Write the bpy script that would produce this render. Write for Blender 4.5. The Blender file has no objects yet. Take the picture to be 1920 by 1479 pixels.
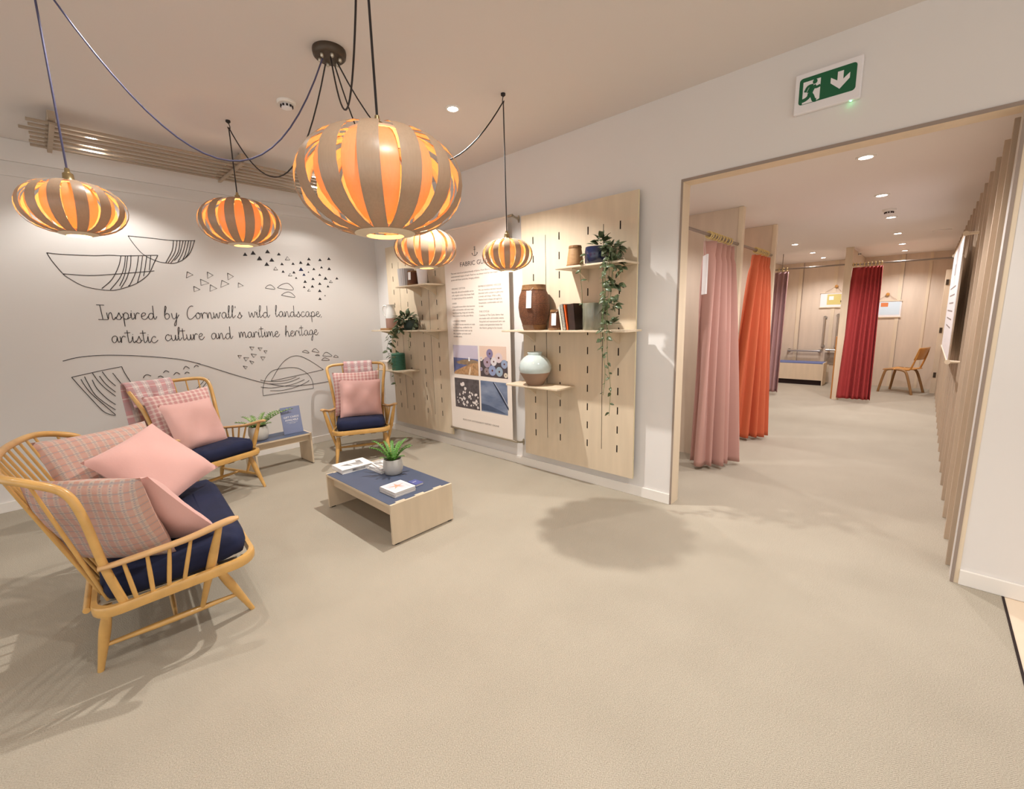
import bpy, bmesh, math, random
from mathutils import Vector, Matrix
R_ = math.radians
C = bpy.context.scene.collection
sc = bpy.context.scene

# ------------------------------------------------------------------ camera
cam_d = bpy.data.cameras.new('camera'); cam = bpy.data.objects.new('camera', cam_d); C.objects.link(cam)
cam_d.sensor_fit = 'HORIZONTAL'; cam_d.sensor_width = 36.0; cam_d.lens = 824.85/1920*36
cam_d.clip_start = .05
def cam_axes(y, p, r):
    f = Vector((math.cos(p)*math.cos(y), math.cos(p)*math.sin(y), math.sin(p)))
    R = f.cross(Vector((0,0,1))).normalized(); U = R.cross(f)
    return R*math.cos(r)+U*math.sin(r), -R*math.sin(r)+U*math.cos(r), f
cr, cu, cf = cam_axes(R_(43.154), R_(-9.926), R_(-1.498))
M = Matrix((( cr.x, cu.x, -cf.x, 0), (cr.y, cu.y, -cf.y, 0), (cr.z, cu.z, -cf.z, 1.5), (0,0,0,1)))
cam.matrix_world = M
sc.camera = cam

# ------------------------------------------------------------------ world, exposure
w = bpy.data.worlds.new('world'); sc.world = w; w.use_nodes = True
w.node_tree.nodes['Background'].inputs[0].default_value = (1.0, 1.0, 1.0, 1)
w.node_tree.nodes['Background'].inputs[1].default_value = WORLD_STRENGTH = .95
vs = sc.view_settings; vs.view_transform = 'Standard'; vs.look = 'None'; vs.gamma = 1; vs.use_curve_mapping = False
vs.exposure = 0.38
sc.cycles.use_denoising = True
sc.cycles.max_bounces = 10; sc.cycles.diffuse_bounces = 5; sc.cycles.transmission_bounces = 6
sc.cycles.caustics_reflective = False; sc.cycles.caustics_refractive = False
sc.cycles.sample_clamp_indirect = 4.0

# ceiling downlights (position, power): labelled ones get fittings below, the rest are unseen, added by guess
CEIL = 3.0; CCEIL = 2.46
MAIN_SPOTS = [(2.29,2.66,190),(2.23,4.84,110),(.53,5.0,42),(.5,2.68,45),(2.29,.45,65),(.5,.45,60),(2.29,-1.7,28),(.5,-1.7,60),(-1.3,2.7,25),(-1.3,.45,30)]
COR_SPOTS = [(3.80,.39,60),(5.15,.39,60),(6.45,.39,60),(7.9,.39,55),(9.25,.39,50),(10.35,.39,50),(7.86,1.54,55),(9.25,1.54,50),(10.3,1.54,50),(3.95,2.1,35),(5.25,2.1,35)]
SPOT_COLOR = (1.0,.975,.935)
COR_COLOR = (1.0,.97,.975)
def lamp(name, kind, loc, power, color, radius=.04, angle=150, blend=.6):
    d = bpy.data.lights.new(name, kind); d.energy = power; d.color = color
    d.shadow_soft_size = radius
    if kind == 'SPOT': d.spot_size = R_(angle); d.spot_blend = blend
    o = bpy.data.objects.new(name, d); o.location = loc; C.objects.link(o); return o
for i,(x,y,p) in enumerate(MAIN_SPOTS): lamp('downlight_beam', 'SPOT', (x,y,CEIL-.03), p, SPOT_COLOR, .026, 118, .55)
for i,(x,y,p) in enumerate(COR_SPOTS): lamp('downlight_beam', 'SPOT', (x,y,CCEIL-.03), p, COR_COLOR, .026, 140, .7)

# ------------------------------------------------------------------ materials
MATS = {}
def srgb(r,g,b):
    f = lambda c: (c/255/12.92) if c/255 <= .04045 else ((c/255+.055)/1.055)**2.4
    return (f(r),f(g),f(b),1)
def mat(name, col, rough=.6, metal=0, var=0, vscale=8, stretch=(1,1,1), bump=0, bscale=60, emit=None, estr=0, trans=None, spec=.4, coat=0, sheen=0, col2=None):
    m = bpy.data.materials.new(name); m.use_nodes = True; nt = m.node_tree; N = nt.nodes; L = nt.links
    b = N['Principled BSDF']; b.inputs['Base Color'].default_value = col
    b.inputs['Roughness'].default_value = rough; b.inputs['Metallic'].default_value = metal
    b.inputs['Specular IOR Level'].default_value = spec
    if coat: b.inputs['Coat Weight'].default_value = coat; b.inputs['Coat Roughness'].default_value = .1
    if sheen: b.inputs['Sheen Weight'].default_value = sheen
    if emit: b.inputs['Emission Color'].default_value = emit; b.inputs['Emission Strength'].default_value = estr
    tc = N.new('ShaderNodeTexCoord'); mp = N.new('ShaderNodeMapping'); mp.inputs['Scale'].default_value = stretch
    L.new(tc.outputs['Object'], mp.inputs[0])
    if var:
        no = N.new('ShaderNodeTexNoise'); no.inputs['Scale'].default_value = vscale; no.inputs['Detail'].default_value = 5
        L.new(mp.outputs[0], no.inputs[0])
        mx = N.new('ShaderNodeMix'); mx.data_type = 'RGBA'
        c2 = col2 or tuple(min(1,c*(1-var)) for c in col[:3])+(1,)
        mx.inputs[6].default_value = tuple(min(1,c*(1+var*.6)) for c in col[:3])+(1,) if not col2 else col
        mx.inputs[7].default_value = c2
        rp = N.new('ShaderNodeMapRange'); rp.inputs[1].default_value = .3; rp.inputs[2].default_value = .7
        L.new(no.outputs[0], rp.inputs[0]); L.new(rp.outputs[0], mx.inputs[0]); L.new(mx.outputs[2], b.inputs['Base Color'])
    if bump:
        nb = N.new('ShaderNodeTexNoise'); nb.inputs['Scale'].default_value = bscale; nb.inputs['Detail'].default_value = 3
        L.new(mp.outputs[0], nb.inputs[0])
        bp = N.new('ShaderNodeBump'); bp.inputs['Strength'].default_value = bump; bp.inputs['Distance'].default_value = .004
        L.new(nb.outputs[0], bp.inputs['Height']); L.new(bp.outputs[0], b.inputs['Normal'])
    MATS[name] = m; return m

wall_m   = mat('wall_paint', srgb(222,217,212), .85, var=.02, vscale=1.5)
ceil_m   = mat('ceiling_paint', srgb(218,211,206), .9)
cceil_m  = mat('corridor_ceiling_paint', srgb(226,219,215), .9)
white_m  = mat('white_gloss_paint', srgb(232,226,218), .4)
ply_m    = mat('birch_plywood', srgb(210,192,166), .5, var=.06, vscale=2.2, stretch=(1,7,.9), bump=.05, bscale=30)
plyc_m   = mat('corridor_plywood', srgb(216,198,178), .5, var=.06, vscale=2.0, stretch=(6,6,.8), bump=.05, bscale=30)
edge_m   = mat('plywood_edge', srgb(224,208,170), .55, var=.12, vscale=40, stretch=(1,1,.2))
lin_m    = mat('door_lining_wood', srgb(222,204,178), .5, var=.05, vscale=3, stretch=(6,6,.8))
linedge_m= mat('door_lining_edge', srgb(150,134,122), .6)
slat_m   = mat('timber_slat', srgb(190,170,148), .55, var=.10, vscale=3, stretch=(8,8,.7))
batten_m = mat('ceiling_batten_timber', srgb(168,150,130), .6, var=.10, vscale=3, stretch=(.6,8,8))
beech_m  = mat('golden_beech', srgb(206,160,92), .32, var=.12, vscale=5, stretch=(3,3,3), coat=.35)
arm_m    = mat('worn_beech', srgb(198,156,106), .42, var=.12, vscale=6, coat=.2)
school_m = mat('honey_plywood', srgb(196,138,66), .4, var=.15, vscale=5, stretch=(6,1,1), coat=.2)
leg_m    = mat('dark_beech_leg', srgb(150,112,70), .5, var=.1)
navy_m   = mat('navy_velvet', srgb(21,27,56), .9, var=.25, vscale=9, sheen=0, bump=.05, bscale=200)
pink_m   = mat('pink_cotton', srgb(208,163,155), .9, var=.03, vscale=6, bump=.10, bscale=90, sheen=.1)
webbing_m= mat('seat_webbing', srgb(200,190,170), .8)
slate_m  = mat('slate_blue_laminate', srgb(76,85,106), .45, var=.05, vscale=10)
pot_m    = mat('grey_stoneware', srgb(198,194,186), .55, var=.02)
black_m  = mat('black_flex', srgb(40,34,34), .6)
blue_flex_m = mat('blue_grey_flex', srgb(78,76,104), .5)
bronze_m = mat('brown_bronze', srgb(84,72,60), .45, metal=.6)
brass_m  = mat('antique_brass', srgb(170,150,110), .3, metal=.9)
steel_m  = mat('brushed_steel', srgb(196,192,188), .28, metal=1)
nickel_m = mat('satin_nickel', srgb(186,176,158), .3, metal=.9)
ink_m    = mat('black_ink', srgb(44,40,42), .7)
inkblue_m= mat('navy_ink', srgb(36,44,80), .7)
greytext_m = mat('grey_print', srgb(138,126,118), .8)
darktext_m = mat('dark_print', srgb(76,70,68), .8)
paper_m  = mat('white_paper', srgb(236,232,228), .7)
cream_m  = mat('cream_poster_fabric', srgb(226,214,202), .8)
page_m   = mat('page_edges', srgb(222,218,212), .85, var=.1, vscale=60, stretch=(.2,.2,12))
leaf_m   = mat('fern_leaf', srgb(88,142,52), .45, var=.3, vscale=30)
leafd_m  = mat('dark_vine_leaf', srgb(50,64,38), .4, var=.35, vscale=30, col2=srgb(96,106,74))
leafm_m  = mat('speckled_leaf', srgb(70,108,44), .45, var=.4, vscale=40, col2=srgb(150,170,110))
stem_m   = mat('green_stem', srgb(88,108,60), .6)
soil_m   = mat('potting_soil', srgb(60,46,36), .95, var=.3, vscale=60)
rose_m   = mat('dusty_rose_curtain', srgb(194,150,140), .9, bump=.08, bscale=120, sheen=.1)
orange_m = mat('orange_curtain', srgb(206,106,72), .9, bump=.08, bscale=120)
mauve_m  = mat('mauve_curtain', srgb(174,136,136), .9, bump=.08, bscale=120)
red_m    = mat('crimson_curtain', srgb(164,58,58), .9, bump=.08, bscale=120)
ring_m   = mat('pale_wood_ring', srgb(222,196,132), .5)
rail_m   = mat('curtain_rail_steel', srgb(150,138,128), .35, metal=.8)
green_m  = mat('safety_green', srgb(22,92,58), .35)
signw_m  = mat('sign_white', srgb(230,226,226), .5)
led_m    = mat('green_led', srgb(60,240,130), .4, emit=(.1,1,.35,1), estr=12)
lens_m   = mat('downlight_lens', (1,1,1,1), .4, emit=(1,.96,.94,1), estr=40)
lensc_m  = mat('corridor_downlight_lens', (1,1,1,1), .4, emit=(1,.95,.93,1), estr=25)
bulb_m   = mat('warm_bulb', (1,.7,.4,1), .4, emit=(1,.54,.21,1), estr=50)
tile_m   = mat('shop_floor_tile', srgb(226,206,182), .35, var=.03)
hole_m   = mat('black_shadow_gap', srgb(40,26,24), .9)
rubber_m = mat('black_rubber', srgb(30,28,28), .8)
celadon_m= mat('celadon_glaze', srgb(188,200,197), .12, coat=.6, var=.12, vscale=9)
terra_m  = mat('unglazed_clay', srgb(150,122,102), .8, var=.06)
cobalt_m = mat('cobalt_glaze', srgb(26,33,62), .15, coat=.6, var=.2)
jugw_m   = mat('jug_white_glaze', srgb(214,212,206), .2, coat=.4)
jugp_m   = mat('jug_pink_clay', srgb(158,124,110), .8)
greenpot_m = mat('green_ribbed_glaze', srgb(58,104,84), .35)
greyvase_m = mat('streaked_grey_glass', srgb(140,138,124), .25, var=.3, vscale=6, stretch=(3,3,.6), col2=srgb(92,96,74), coat=.4)
flut_m   = mat('grey_fluted_ceramic', srgb(176,170,168), .6)
dkpot_m  = mat('dark_green_planter', srgb(44,58,50), .5)
wood_m   = mat('brown_wood_slab', srgb(150,112,72), .6, var=.15)

def checks(name, base, a, b, line, n=9.0, thin=.08, uv=True, weave=.25):
    """woven check: two stripe sets in UV with thin contrasting yarns"""
    m = bpy.data.materials.new(name); m.use_nodes = True; nt = m.node_tree; N = nt.nodes; L = nt.links
    bs = N['Principled BSDF']; bs.inputs['Roughness'].default_value = .95; bs.inputs['Specular IOR Level'].default_value = .15
    tc = N.new('ShaderNodeTexCoord'); sx = N.new('ShaderNodeSeparateXYZ'); L.new(tc.outputs['UV'], sx.inputs[0])
    def math_(op, x, y=None):
        k = N.new('ShaderNodeMath'); k.operation = op
        for i,v in enumerate((x,y)):
            if v is None: continue
            if isinstance(v,(int,float)): k.inputs[i].default_value = v
            else: L.new(v, k.inputs[i])
        return k.outputs[0]
    def mix(f, c1, c2):
        k = N.new('ShaderNodeMix'); k.data_type = 'RGBA'; L.new(f, k.inputs[0])
        for i,c in ((6,c1),(7,c2)):
            if isinstance(c, tuple): k.inputs[i].default_value = c
            else: L.new(c, k.inputs[i])
        return k.outputs[2]
    fx = math_('FRACT', math_('MULTIPLY', sx.outputs[0], n)); fy = math_('FRACT', math_('MULTIPLY', sx.outputs[1], n))
    px = math_('LESS_THAN', fx, .5); py = math_('LESS_THAN', fy, .5)
    c = mix(math_('MULTIPLY', px, .75), base, a)
    c = mix(math_('MULTIPLY', py, .6), c, b)
    lx = math_('LESS_THAN', math_('ABSOLUTE', math_('SUBTRACT', fx, .75)), thin)
    ly = math_('LESS_THAN', math_('ABSOLUTE', math_('SUBTRACT', fy, .75)), thin)
    dash = math_('LESS_THAN', math_('FRACT', math_('MULTIPLY', sx.outputs[1], n*4)), .5)
    c = mix(math_('MULTIPLY', math_('MULTIPLY', lx, dash), .8), c, line)
    c = mix(math_('MULTIPLY', ly, .55), c, line)
    L.new(c, bs.inputs['Base Color'])
    no = N.new('ShaderNodeTexNoise'); no.inputs['Scale'].default_value = 120; L.new(tc.outputs['UV'], no.inputs[0])
    bp = N.new('ShaderNodeBump'); bp.inputs['Strength'].default_value = weave; bp.inputs['Distance'].default_value = .003
    L.new(no.outputs[0], bp.inputs['Height']); L.new(bp.outputs[0], bs.inputs['Normal'])
    return m
plaid_m  = checks('peach_woven_check', srgb(194,172,158), srgb(194,144,128), srgb(192,158,146), srgb(152,146,148), 12, .09)
plaid2_m = checks('rose_woven_check', srgb(212,178,172), srgb(190,128,126), srgb(196,146,142), srgb(222,202,190), 13, .12)
throw_m  = checks('pink_grey_window_check', srgb(206,190,186), srgb(200,136,138), srgb(188,158,158), srgb(238,226,218), 4.2, .05)

def carpet():
    m = bpy.data.materials.new('herringbone_carpet'); m.use_nodes = True; nt = m.node_tree; N = nt.nodes; L = nt.links
    bs = N['Principled BSDF']; bs.inputs['Roughness'].default_value = 1; bs.inputs['Specular IOR Level'].default_value = .05
    tc = N.new('ShaderNodeTexCoord'); mp = N.new('ShaderNodeMapping'); L.new(tc.outputs['Object'], mp.inputs[0])
    sx = N.new('ShaderNodeSeparateXYZ'); L.new(mp.outputs[0], sx.inputs[0])
    def math_(op, x, y=None):
        k = N.new('ShaderNodeMath'); k.operation = op
        for i,v in enumerate((x,y)):
            if v is None: continue
            if isinstance(v,(int,float)): k.inputs[i].default_value = v
            else: L.new(v, k.inputs[i])
        return k.outputs[0]
    nz = N.new('ShaderNodeTexNoise'); nz.inputs['Scale'].default_value = 45; nz.inputs['Detail'].default_value = 2; L.new(mp.outputs[0], nz.inputs[0])
    zig = math_('MULTIPLY', math_('PINGPONG', sx.outputs[1], .02), 1.3)
    v = math_('ADD', math_('ADD', sx.outputs[0], zig), math_('MULTIPLY', nz.outputs[0], .007))
    st = math_('SINE', math_('MULTIPLY', v, 6.283/.0085))
    fine = N.new('ShaderNodeTexNoise'); fine.inputs['Scale'].default_value = 260; fine.inputs['Detail'].default_value = 2; L.new(mp.outputs[0], fine.inputs[0])
    big = N.new('ShaderNodeTexNoise'); big.inputs['Scale'].default_value = 2.2; big.inputs['Detail'].default_value = 4; L.new(mp.outputs[0], big.inputs[0])
    a = math_('ADD', math_('MULTIPLY', st, .24), math_('MULTIPLY', math_('SUBTRACT', fine.outputs[0], .5), 1.7))
    a = math_('ADD', a, math_('MULTIPLY', math_('SUBTRACT', big.outputs[0], .5), .35))
    f = N.new('ShaderNodeMapRange'); L.new(math_('ADD', a, 0.0), f.inputs[0]); f.inputs[1].default_value = -.6; f.inputs[2].default_value = .6
    mx = N.new('ShaderNodeMix'); mx.data_type = 'RGBA'; mx.inputs[6].default_value = srgb(136,127,112); mx.inputs[7].default_value = srgb(192,182,165)
    L.new(f.outputs[0], mx.inputs[0]); L.new(mx.outputs[2], bs.inputs['Base Color'])
    bp = N.new('ShaderNodeBump'); bp.inputs['Strength'].default_value = .35; bp.inputs['Distance'].default_value = .004
    L.new(a, bp.inputs['Height']); L.new(bp.outputs[0], bs.inputs['Normal'])
    return m
carpet_m = carpet()

def wicker(name, c1, c2):
    m = bpy.data.materials.new(name); m.use_nodes = True; nt = m.node_tree; N = nt.nodes; L = nt.links
    bs = N['Principled BSDF']; bs.inputs['Roughness'].default_value = .6
    tc = N.new('ShaderNodeTexCoord'); mp = N.new('ShaderNodeMapping'); L.new(tc.outputs['UV'], mp.inputs[0]); mp.inputs['Scale'].default_value = (54,64,1)
    ck = N.new('ShaderNodeTexBrick'); L.new(mp.outputs[0], ck.inputs[0])
    ck.inputs['Color1'].default_value = c1; ck.inputs['Color2'].default_value = tuple(.5*(a+b) for a,b in zip(c1,c2)); ck.inputs['Mortar'].default_value = c2
    ck.inputs['Scale'].default_value = 1; ck.inputs['Mortar Size'].default_value = .12; ck.inputs['Brick Width'].default_value = 1.0; ck.inputs['Row Height'].default_value = .6
    L.new(ck.outputs[0], bs.inputs['Base Color'])
    bp = N.new('ShaderNodeBump'); bp.inputs['Strength'].default_value = .8; bp.inputs['Distance'].default_value = .004; bp.invert = True
    L.new(ck.outputs[1], bp.inputs['Height']); L.new(bp.outputs[0], bs.inputs['Normal'])
    return m
wick_m  = wicker('dark_wicker', srgb(152,96,58), srgb(66,36,20))
wickl_m = wicker('pale_wicker', srgb(206,170,118), srgb(128,84,48))
wickr_m = wicker('wicker_rim', srgb(186,136,78), srgb(120,76,40))

def veneer(name, col, tcol, t):
    m = bpy.data.materials.new(name); m.use_nodes = True; nt = m.node_tree; N = nt.nodes; L = nt.links
    N.remove(N['Principled BSDF']); out = N['Material Output']
    d = N.new('ShaderNodeBsdfDiffuse'); d.inputs[0].default_value = col
    tr = N.new('ShaderNodeBsdfTranslucent'); tr.inputs[0].default_value = tcol
    g = N.new('ShaderNodeBsdfGlossy'); g.inputs[0].default_value = (1,1,1,1); g.inputs['Roughness'].default_value = .35
    mx = N.new('ShaderNodeMixShader'); mx.inputs[0].default_value = t; L.new(d.outputs[0], mx.inputs[1]); L.new(tr.outputs[0], mx.inputs[2])
    m2 = N.new('ShaderNodeMixShader'); m2.inputs[0].default_value = .04; L.new(mx.outputs[0], m2.inputs[1]); L.new(g.outputs[0], m2.inputs[2])
    L.new(m2.outputs[0], out.inputs[0])
    tc = N.new('ShaderNodeTexCoord'); mp = N.new('ShaderNodeMapping'); mp.inputs['Scale'].default_value = (60,60,2); L.new(tc.outputs['Object'], mp.inputs[0])
    no = N.new('ShaderNodeTexNoise'); no.inputs['Scale'].default_value = 3; L.new(mp.outputs[0], no.inputs[0])
    cm = N.new('ShaderNodeMix'); cm.data_type = 'RGBA'; cm.inputs[6].default_value = col; cm.inputs[7].default_value = tuple(c*.8 for c in col[:3])+(1,)
    L.new(no.outputs[0], cm.inputs[0]); L.new(cm.outputs[2], d.inputs[0])
    return m
ven_out_m = veneer('walnut_veneer_outer', srgb(168,146,122), srgb(200,130,80), .02)
ven_in_m  = veneer('walnut_veneer_inner', srgb(212,160,122), srgb(240,155,90), .20)

# ------------------------------------------------------------------ mesh helpers
class MB:
    def __init__(s): s.v=[]; s.f=[]; s.mi=[]; s.uv={}; s.cur=0
    def vert(s,p): s.v.append(tuple(p)); return len(s.v)-1
    def face(s,*i):
        s.f.append(tuple(i)); s.mi.append(s.cur)
    def box(s, c, d, rot=None):
        hx,hy,hz = d[0]/2,d[1]/2,d[2]/2; n=len(s.v)
        for x in (-hx,hx):
            for y in (-hy,hy):
                for z in (-hz,hz):
                    p=Vector((x,y,z))
                    if rot is not None: p = rot @ p
                    s.v.append(tuple(p+Vector(c)))
        for q in ((0,1,3,2),(4,6,7,5),(0,4,5,1),(2,3,7,6),(0,2,6,4),(1,5,7,3)): s.face(*[n+i for i in q])
        return s
    def rng(s, x0,x1,y0,y1,z0,z1):
        return s.box(((x0+x1)/2,(y0+y1)/2,(z0+z1)/2),(abs(x1-x0),abs(y1-y0),abs(z1-z0)))
    def tube(s, pts, r, seg=8, closed=False, smooth=0, squash=1.0):
        pts=[Vector(p) for p in pts]; rs = list(r) if isinstance(r,(list,tuple)) else [r]*len(pts)
        if smooth: pts, rs = catmull(pts, rs, smooth, closed)
        n=len(pts); rings=[]; up=None
        for i in range(n):
            a=pts[i-1] if (i>0 or closed) else pts[i]; b=pts[(i+1)%n] if (i<n-1 or closed) else pts[i]
            t=(b-a)
            if t.length<1e-9: t=Vector((0,0,1))
            t.normalize()
            if up is None:
                up = Vector((0,0,1)) if abs(t.z)<.9 else Vector((1,0,0))
            up = (up - t*up.dot(t))
            if up.length<1e-6: up=Vector((1,0,0))-t*t.x
            up.normalize(); q=t.cross(up)
            ring=[]
            for k in range(seg):
                an=2*math.pi*k/seg
                ring.append(s.vert(pts[i]+(up*math.cos(an)*squash+q*math.sin(an))*rs[i]))
            rings.append(ring)
        m=n if closed else n-1
        for i in range(m):
            A,B=rings[i],rings[(i+1)%n]
            for k in range(seg): s.face(A[k],A[(k+1)%seg],B[(k+1)%seg],B[k])
        if not closed:
            s.face(*rings[0][::-1]); s.face(*rings[-1])
        return s
    def lathe(s, prof, seg=24, c=(0,0,0), wob=None, uv=False, cap0=False, cap1=False):
        rings=[]; c=Vector(c)
        for j,(r,z) in enumerate(prof):
            ring=[]
            for k in range(seg):
                an=2*math.pi*k/seg; rr = r*(wob(an,z) if wob else 1)
                ring.append(s.vert(c+Vector((rr*math.cos(an),rr*math.sin(an),z))))
            rings.append(ring)
        for j in range(len(prof)-1):
            for k in range(seg):
                A=rings[j];B=rings[j+1]; s.face(A[k],A[(k+1)%seg],B[(k+1)%seg],B[k])
                if uv: s.uv[len(s.f)-1]=[(k/seg,j/(len(prof)-1)),((k+1)/seg,j/(len(prof)-1)),((k+1)/seg,(j+1)/(len(prof)-1)),(k/seg,(j+1)/(len(prof)-1))]
        if cap0: s.face(*rings[0][::-1])
        if cap1: s.face(*rings[-1])
        return s
    def grid(s, fn, nu, nv, closed_u=False, uvs=(1,1)):
        idx=[[s.vert(fn(i/(nu-1 if not closed_u else nu), j/(nv-1))) for j in range(nv)] for i in range(nu)]
        mu = nu if closed_u else nu-1
        for i in range(mu):
            for j in range(nv-1):
                i2=(i+1)%nu
                s.face(idx[i][j],idx[i2][j],idx[i2][j+1],idx[i][j+1])
                du=(nu if closed_u else nu-1)
                s.uv[len(s.f)-1]=[(i/du*uvs[0],j/(nv-1)*uvs[1]),((i+1)/du*uvs[0],j/(nv-1)*uvs[1]),((i+1)/du*uvs[0],(j+1)/(nv-1)*uvs[1]),(i/du*uvs[0],(j+1)/(nv-1)*uvs[1])]
        return s
    def prism(s, pts, fn0, fn1):
        a=[s.vert(fn0(*p)) for p in pts]; b=[s.vert(fn1(*p)) for p in pts]; n=len(pts)
        s.face(*a[::-1]); s.face(*b)
        for i in range(n): s.face(a[i],a[(i+1)%n],b[(i+1)%n],b[i])
        return s
    def build(s, name, mats, parent=None, smooth=None, bevel=0, solid=0, subd=0, loc=None, rotz=0):
        me=bpy.data.meshes.new(name); me.from_pydata([tuple(p) for p in s.v],[],s.f)
        for m in (mats if isinstance(mats,(list,tuple)) else [mats]): me.materials.append(m)
        for i,p in enumerate(me.polygons): p.material_index=s.mi[i]
        if s.uv:
            ul=me.uv_layers.new(name='UVMap')
            for i,p in enumerate(me.polygons):
                if i in s.uv:
                    for k,li in enumerate(p.loop_indices): ul.data[li].uv=s.uv[i][k]
        bm=bmesh.new(); bm.from_mesh(me)
        if not solid and not getattr(s,'keep',False): bmesh.ops.recalc_face_normals(bm, faces=bm.faces)
        bm.to_mesh(me); bm.free()
        if smooth:
            for p in me.polygons: p.use_smooth=True
            me.set_sharp_from_angle(angle=R_(smooth))
        o=bpy.data.objects.new(name, me); C.objects.link(o)
        if parent: o.parent=parent
        if loc: o.location=loc
        if rotz: o.rotation_euler=(0,0,rotz)
        if solid:
            md=o.modifiers.new('thickness','SOLIDIFY'); md.thickness=solid; md.offset=0
        if bevel:
            md=o.modifiers.new('soft_edge','BEVEL'); md.width=bevel; md.segments=2; md.limit_method='ANGLE'
        if subd:
            md=o.modifiers.new('subd','SUBSURF'); md.levels=subd; md.render_levels=subd
        return o
def catmull(pts, rs, n, closed=False):
    out=[]; ro=[]; N=len(pts)
    for i in range(N if closed else N-1):
        g=lambda k: pts[k%N] if closed else pts[max(0,min(N-1,k))]
        h=lambda k: rs[k%N] if closed else rs[max(0,min(N-1,k))]
        p0,p1,p2,p3=g(i-1),g(i),g(i+1),g(i+2)
        for k in range(n):
            t=k/n
            out.append(.5*((2*p1)+(p2-p0)*t+(2*p0-5*p1+4*p2-p3)*t*t+(3*p1-p0-3*p2+p3)*t**3)); ro.append(h(i)*(1-t)+h(i+1)*t)
    if not closed: out.append(pts[-1]); ro.append(rs[-1])
    return out, ro
def thing(name, label, cat, loc=(0,0,0), rotz=0, group=None):
    o=bpy.data.objects.new(name,None); C.objects.link(o); o.location=loc; o.rotation_euler=(0,0,rotz); o.empty_display_size=.1
    o['label']=label; o['category']=cat
    if group: o['group']=group
    return o
def tag(o, label, cat, group=None):
    o['label']=label; o['category']=cat
    if group: o['group']=group
    return o
def struct(o): o['kind']='structure'; return o
def text(name, body, size, m, parent, mw, align='LEFT', width=None, extrude=.0004, spacing=1.0):
    cu=bpy.data.curves.new(name,'FONT'); cu.body=body; cu.size=size; cu.align_x=align; cu.extrude=extrude; cu.materials.append(m)
    cu.space_line=spacing; cu.resolution_u=3
    o=bpy.data.objects.new(name,cu); C.objects.link(o)
    me=bpy.data.meshes.new_from_object(o); bpy.data.objects.remove(o); me.name=name
    if width and me.vertices:
        xs=[v.co.x for v in me.vertices]; wd=max(xs)-min(xs); k=width/wd if wd>0 else 1
        for v in me.vertices: v.co.x*=k
    o=bpy.data.objects.new(name,me); C.objects.link(o)
    if not me.materials: me.materials.append(m)
    if parent: o.parent=parent
    o.matrix_local=mw
    return o
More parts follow.
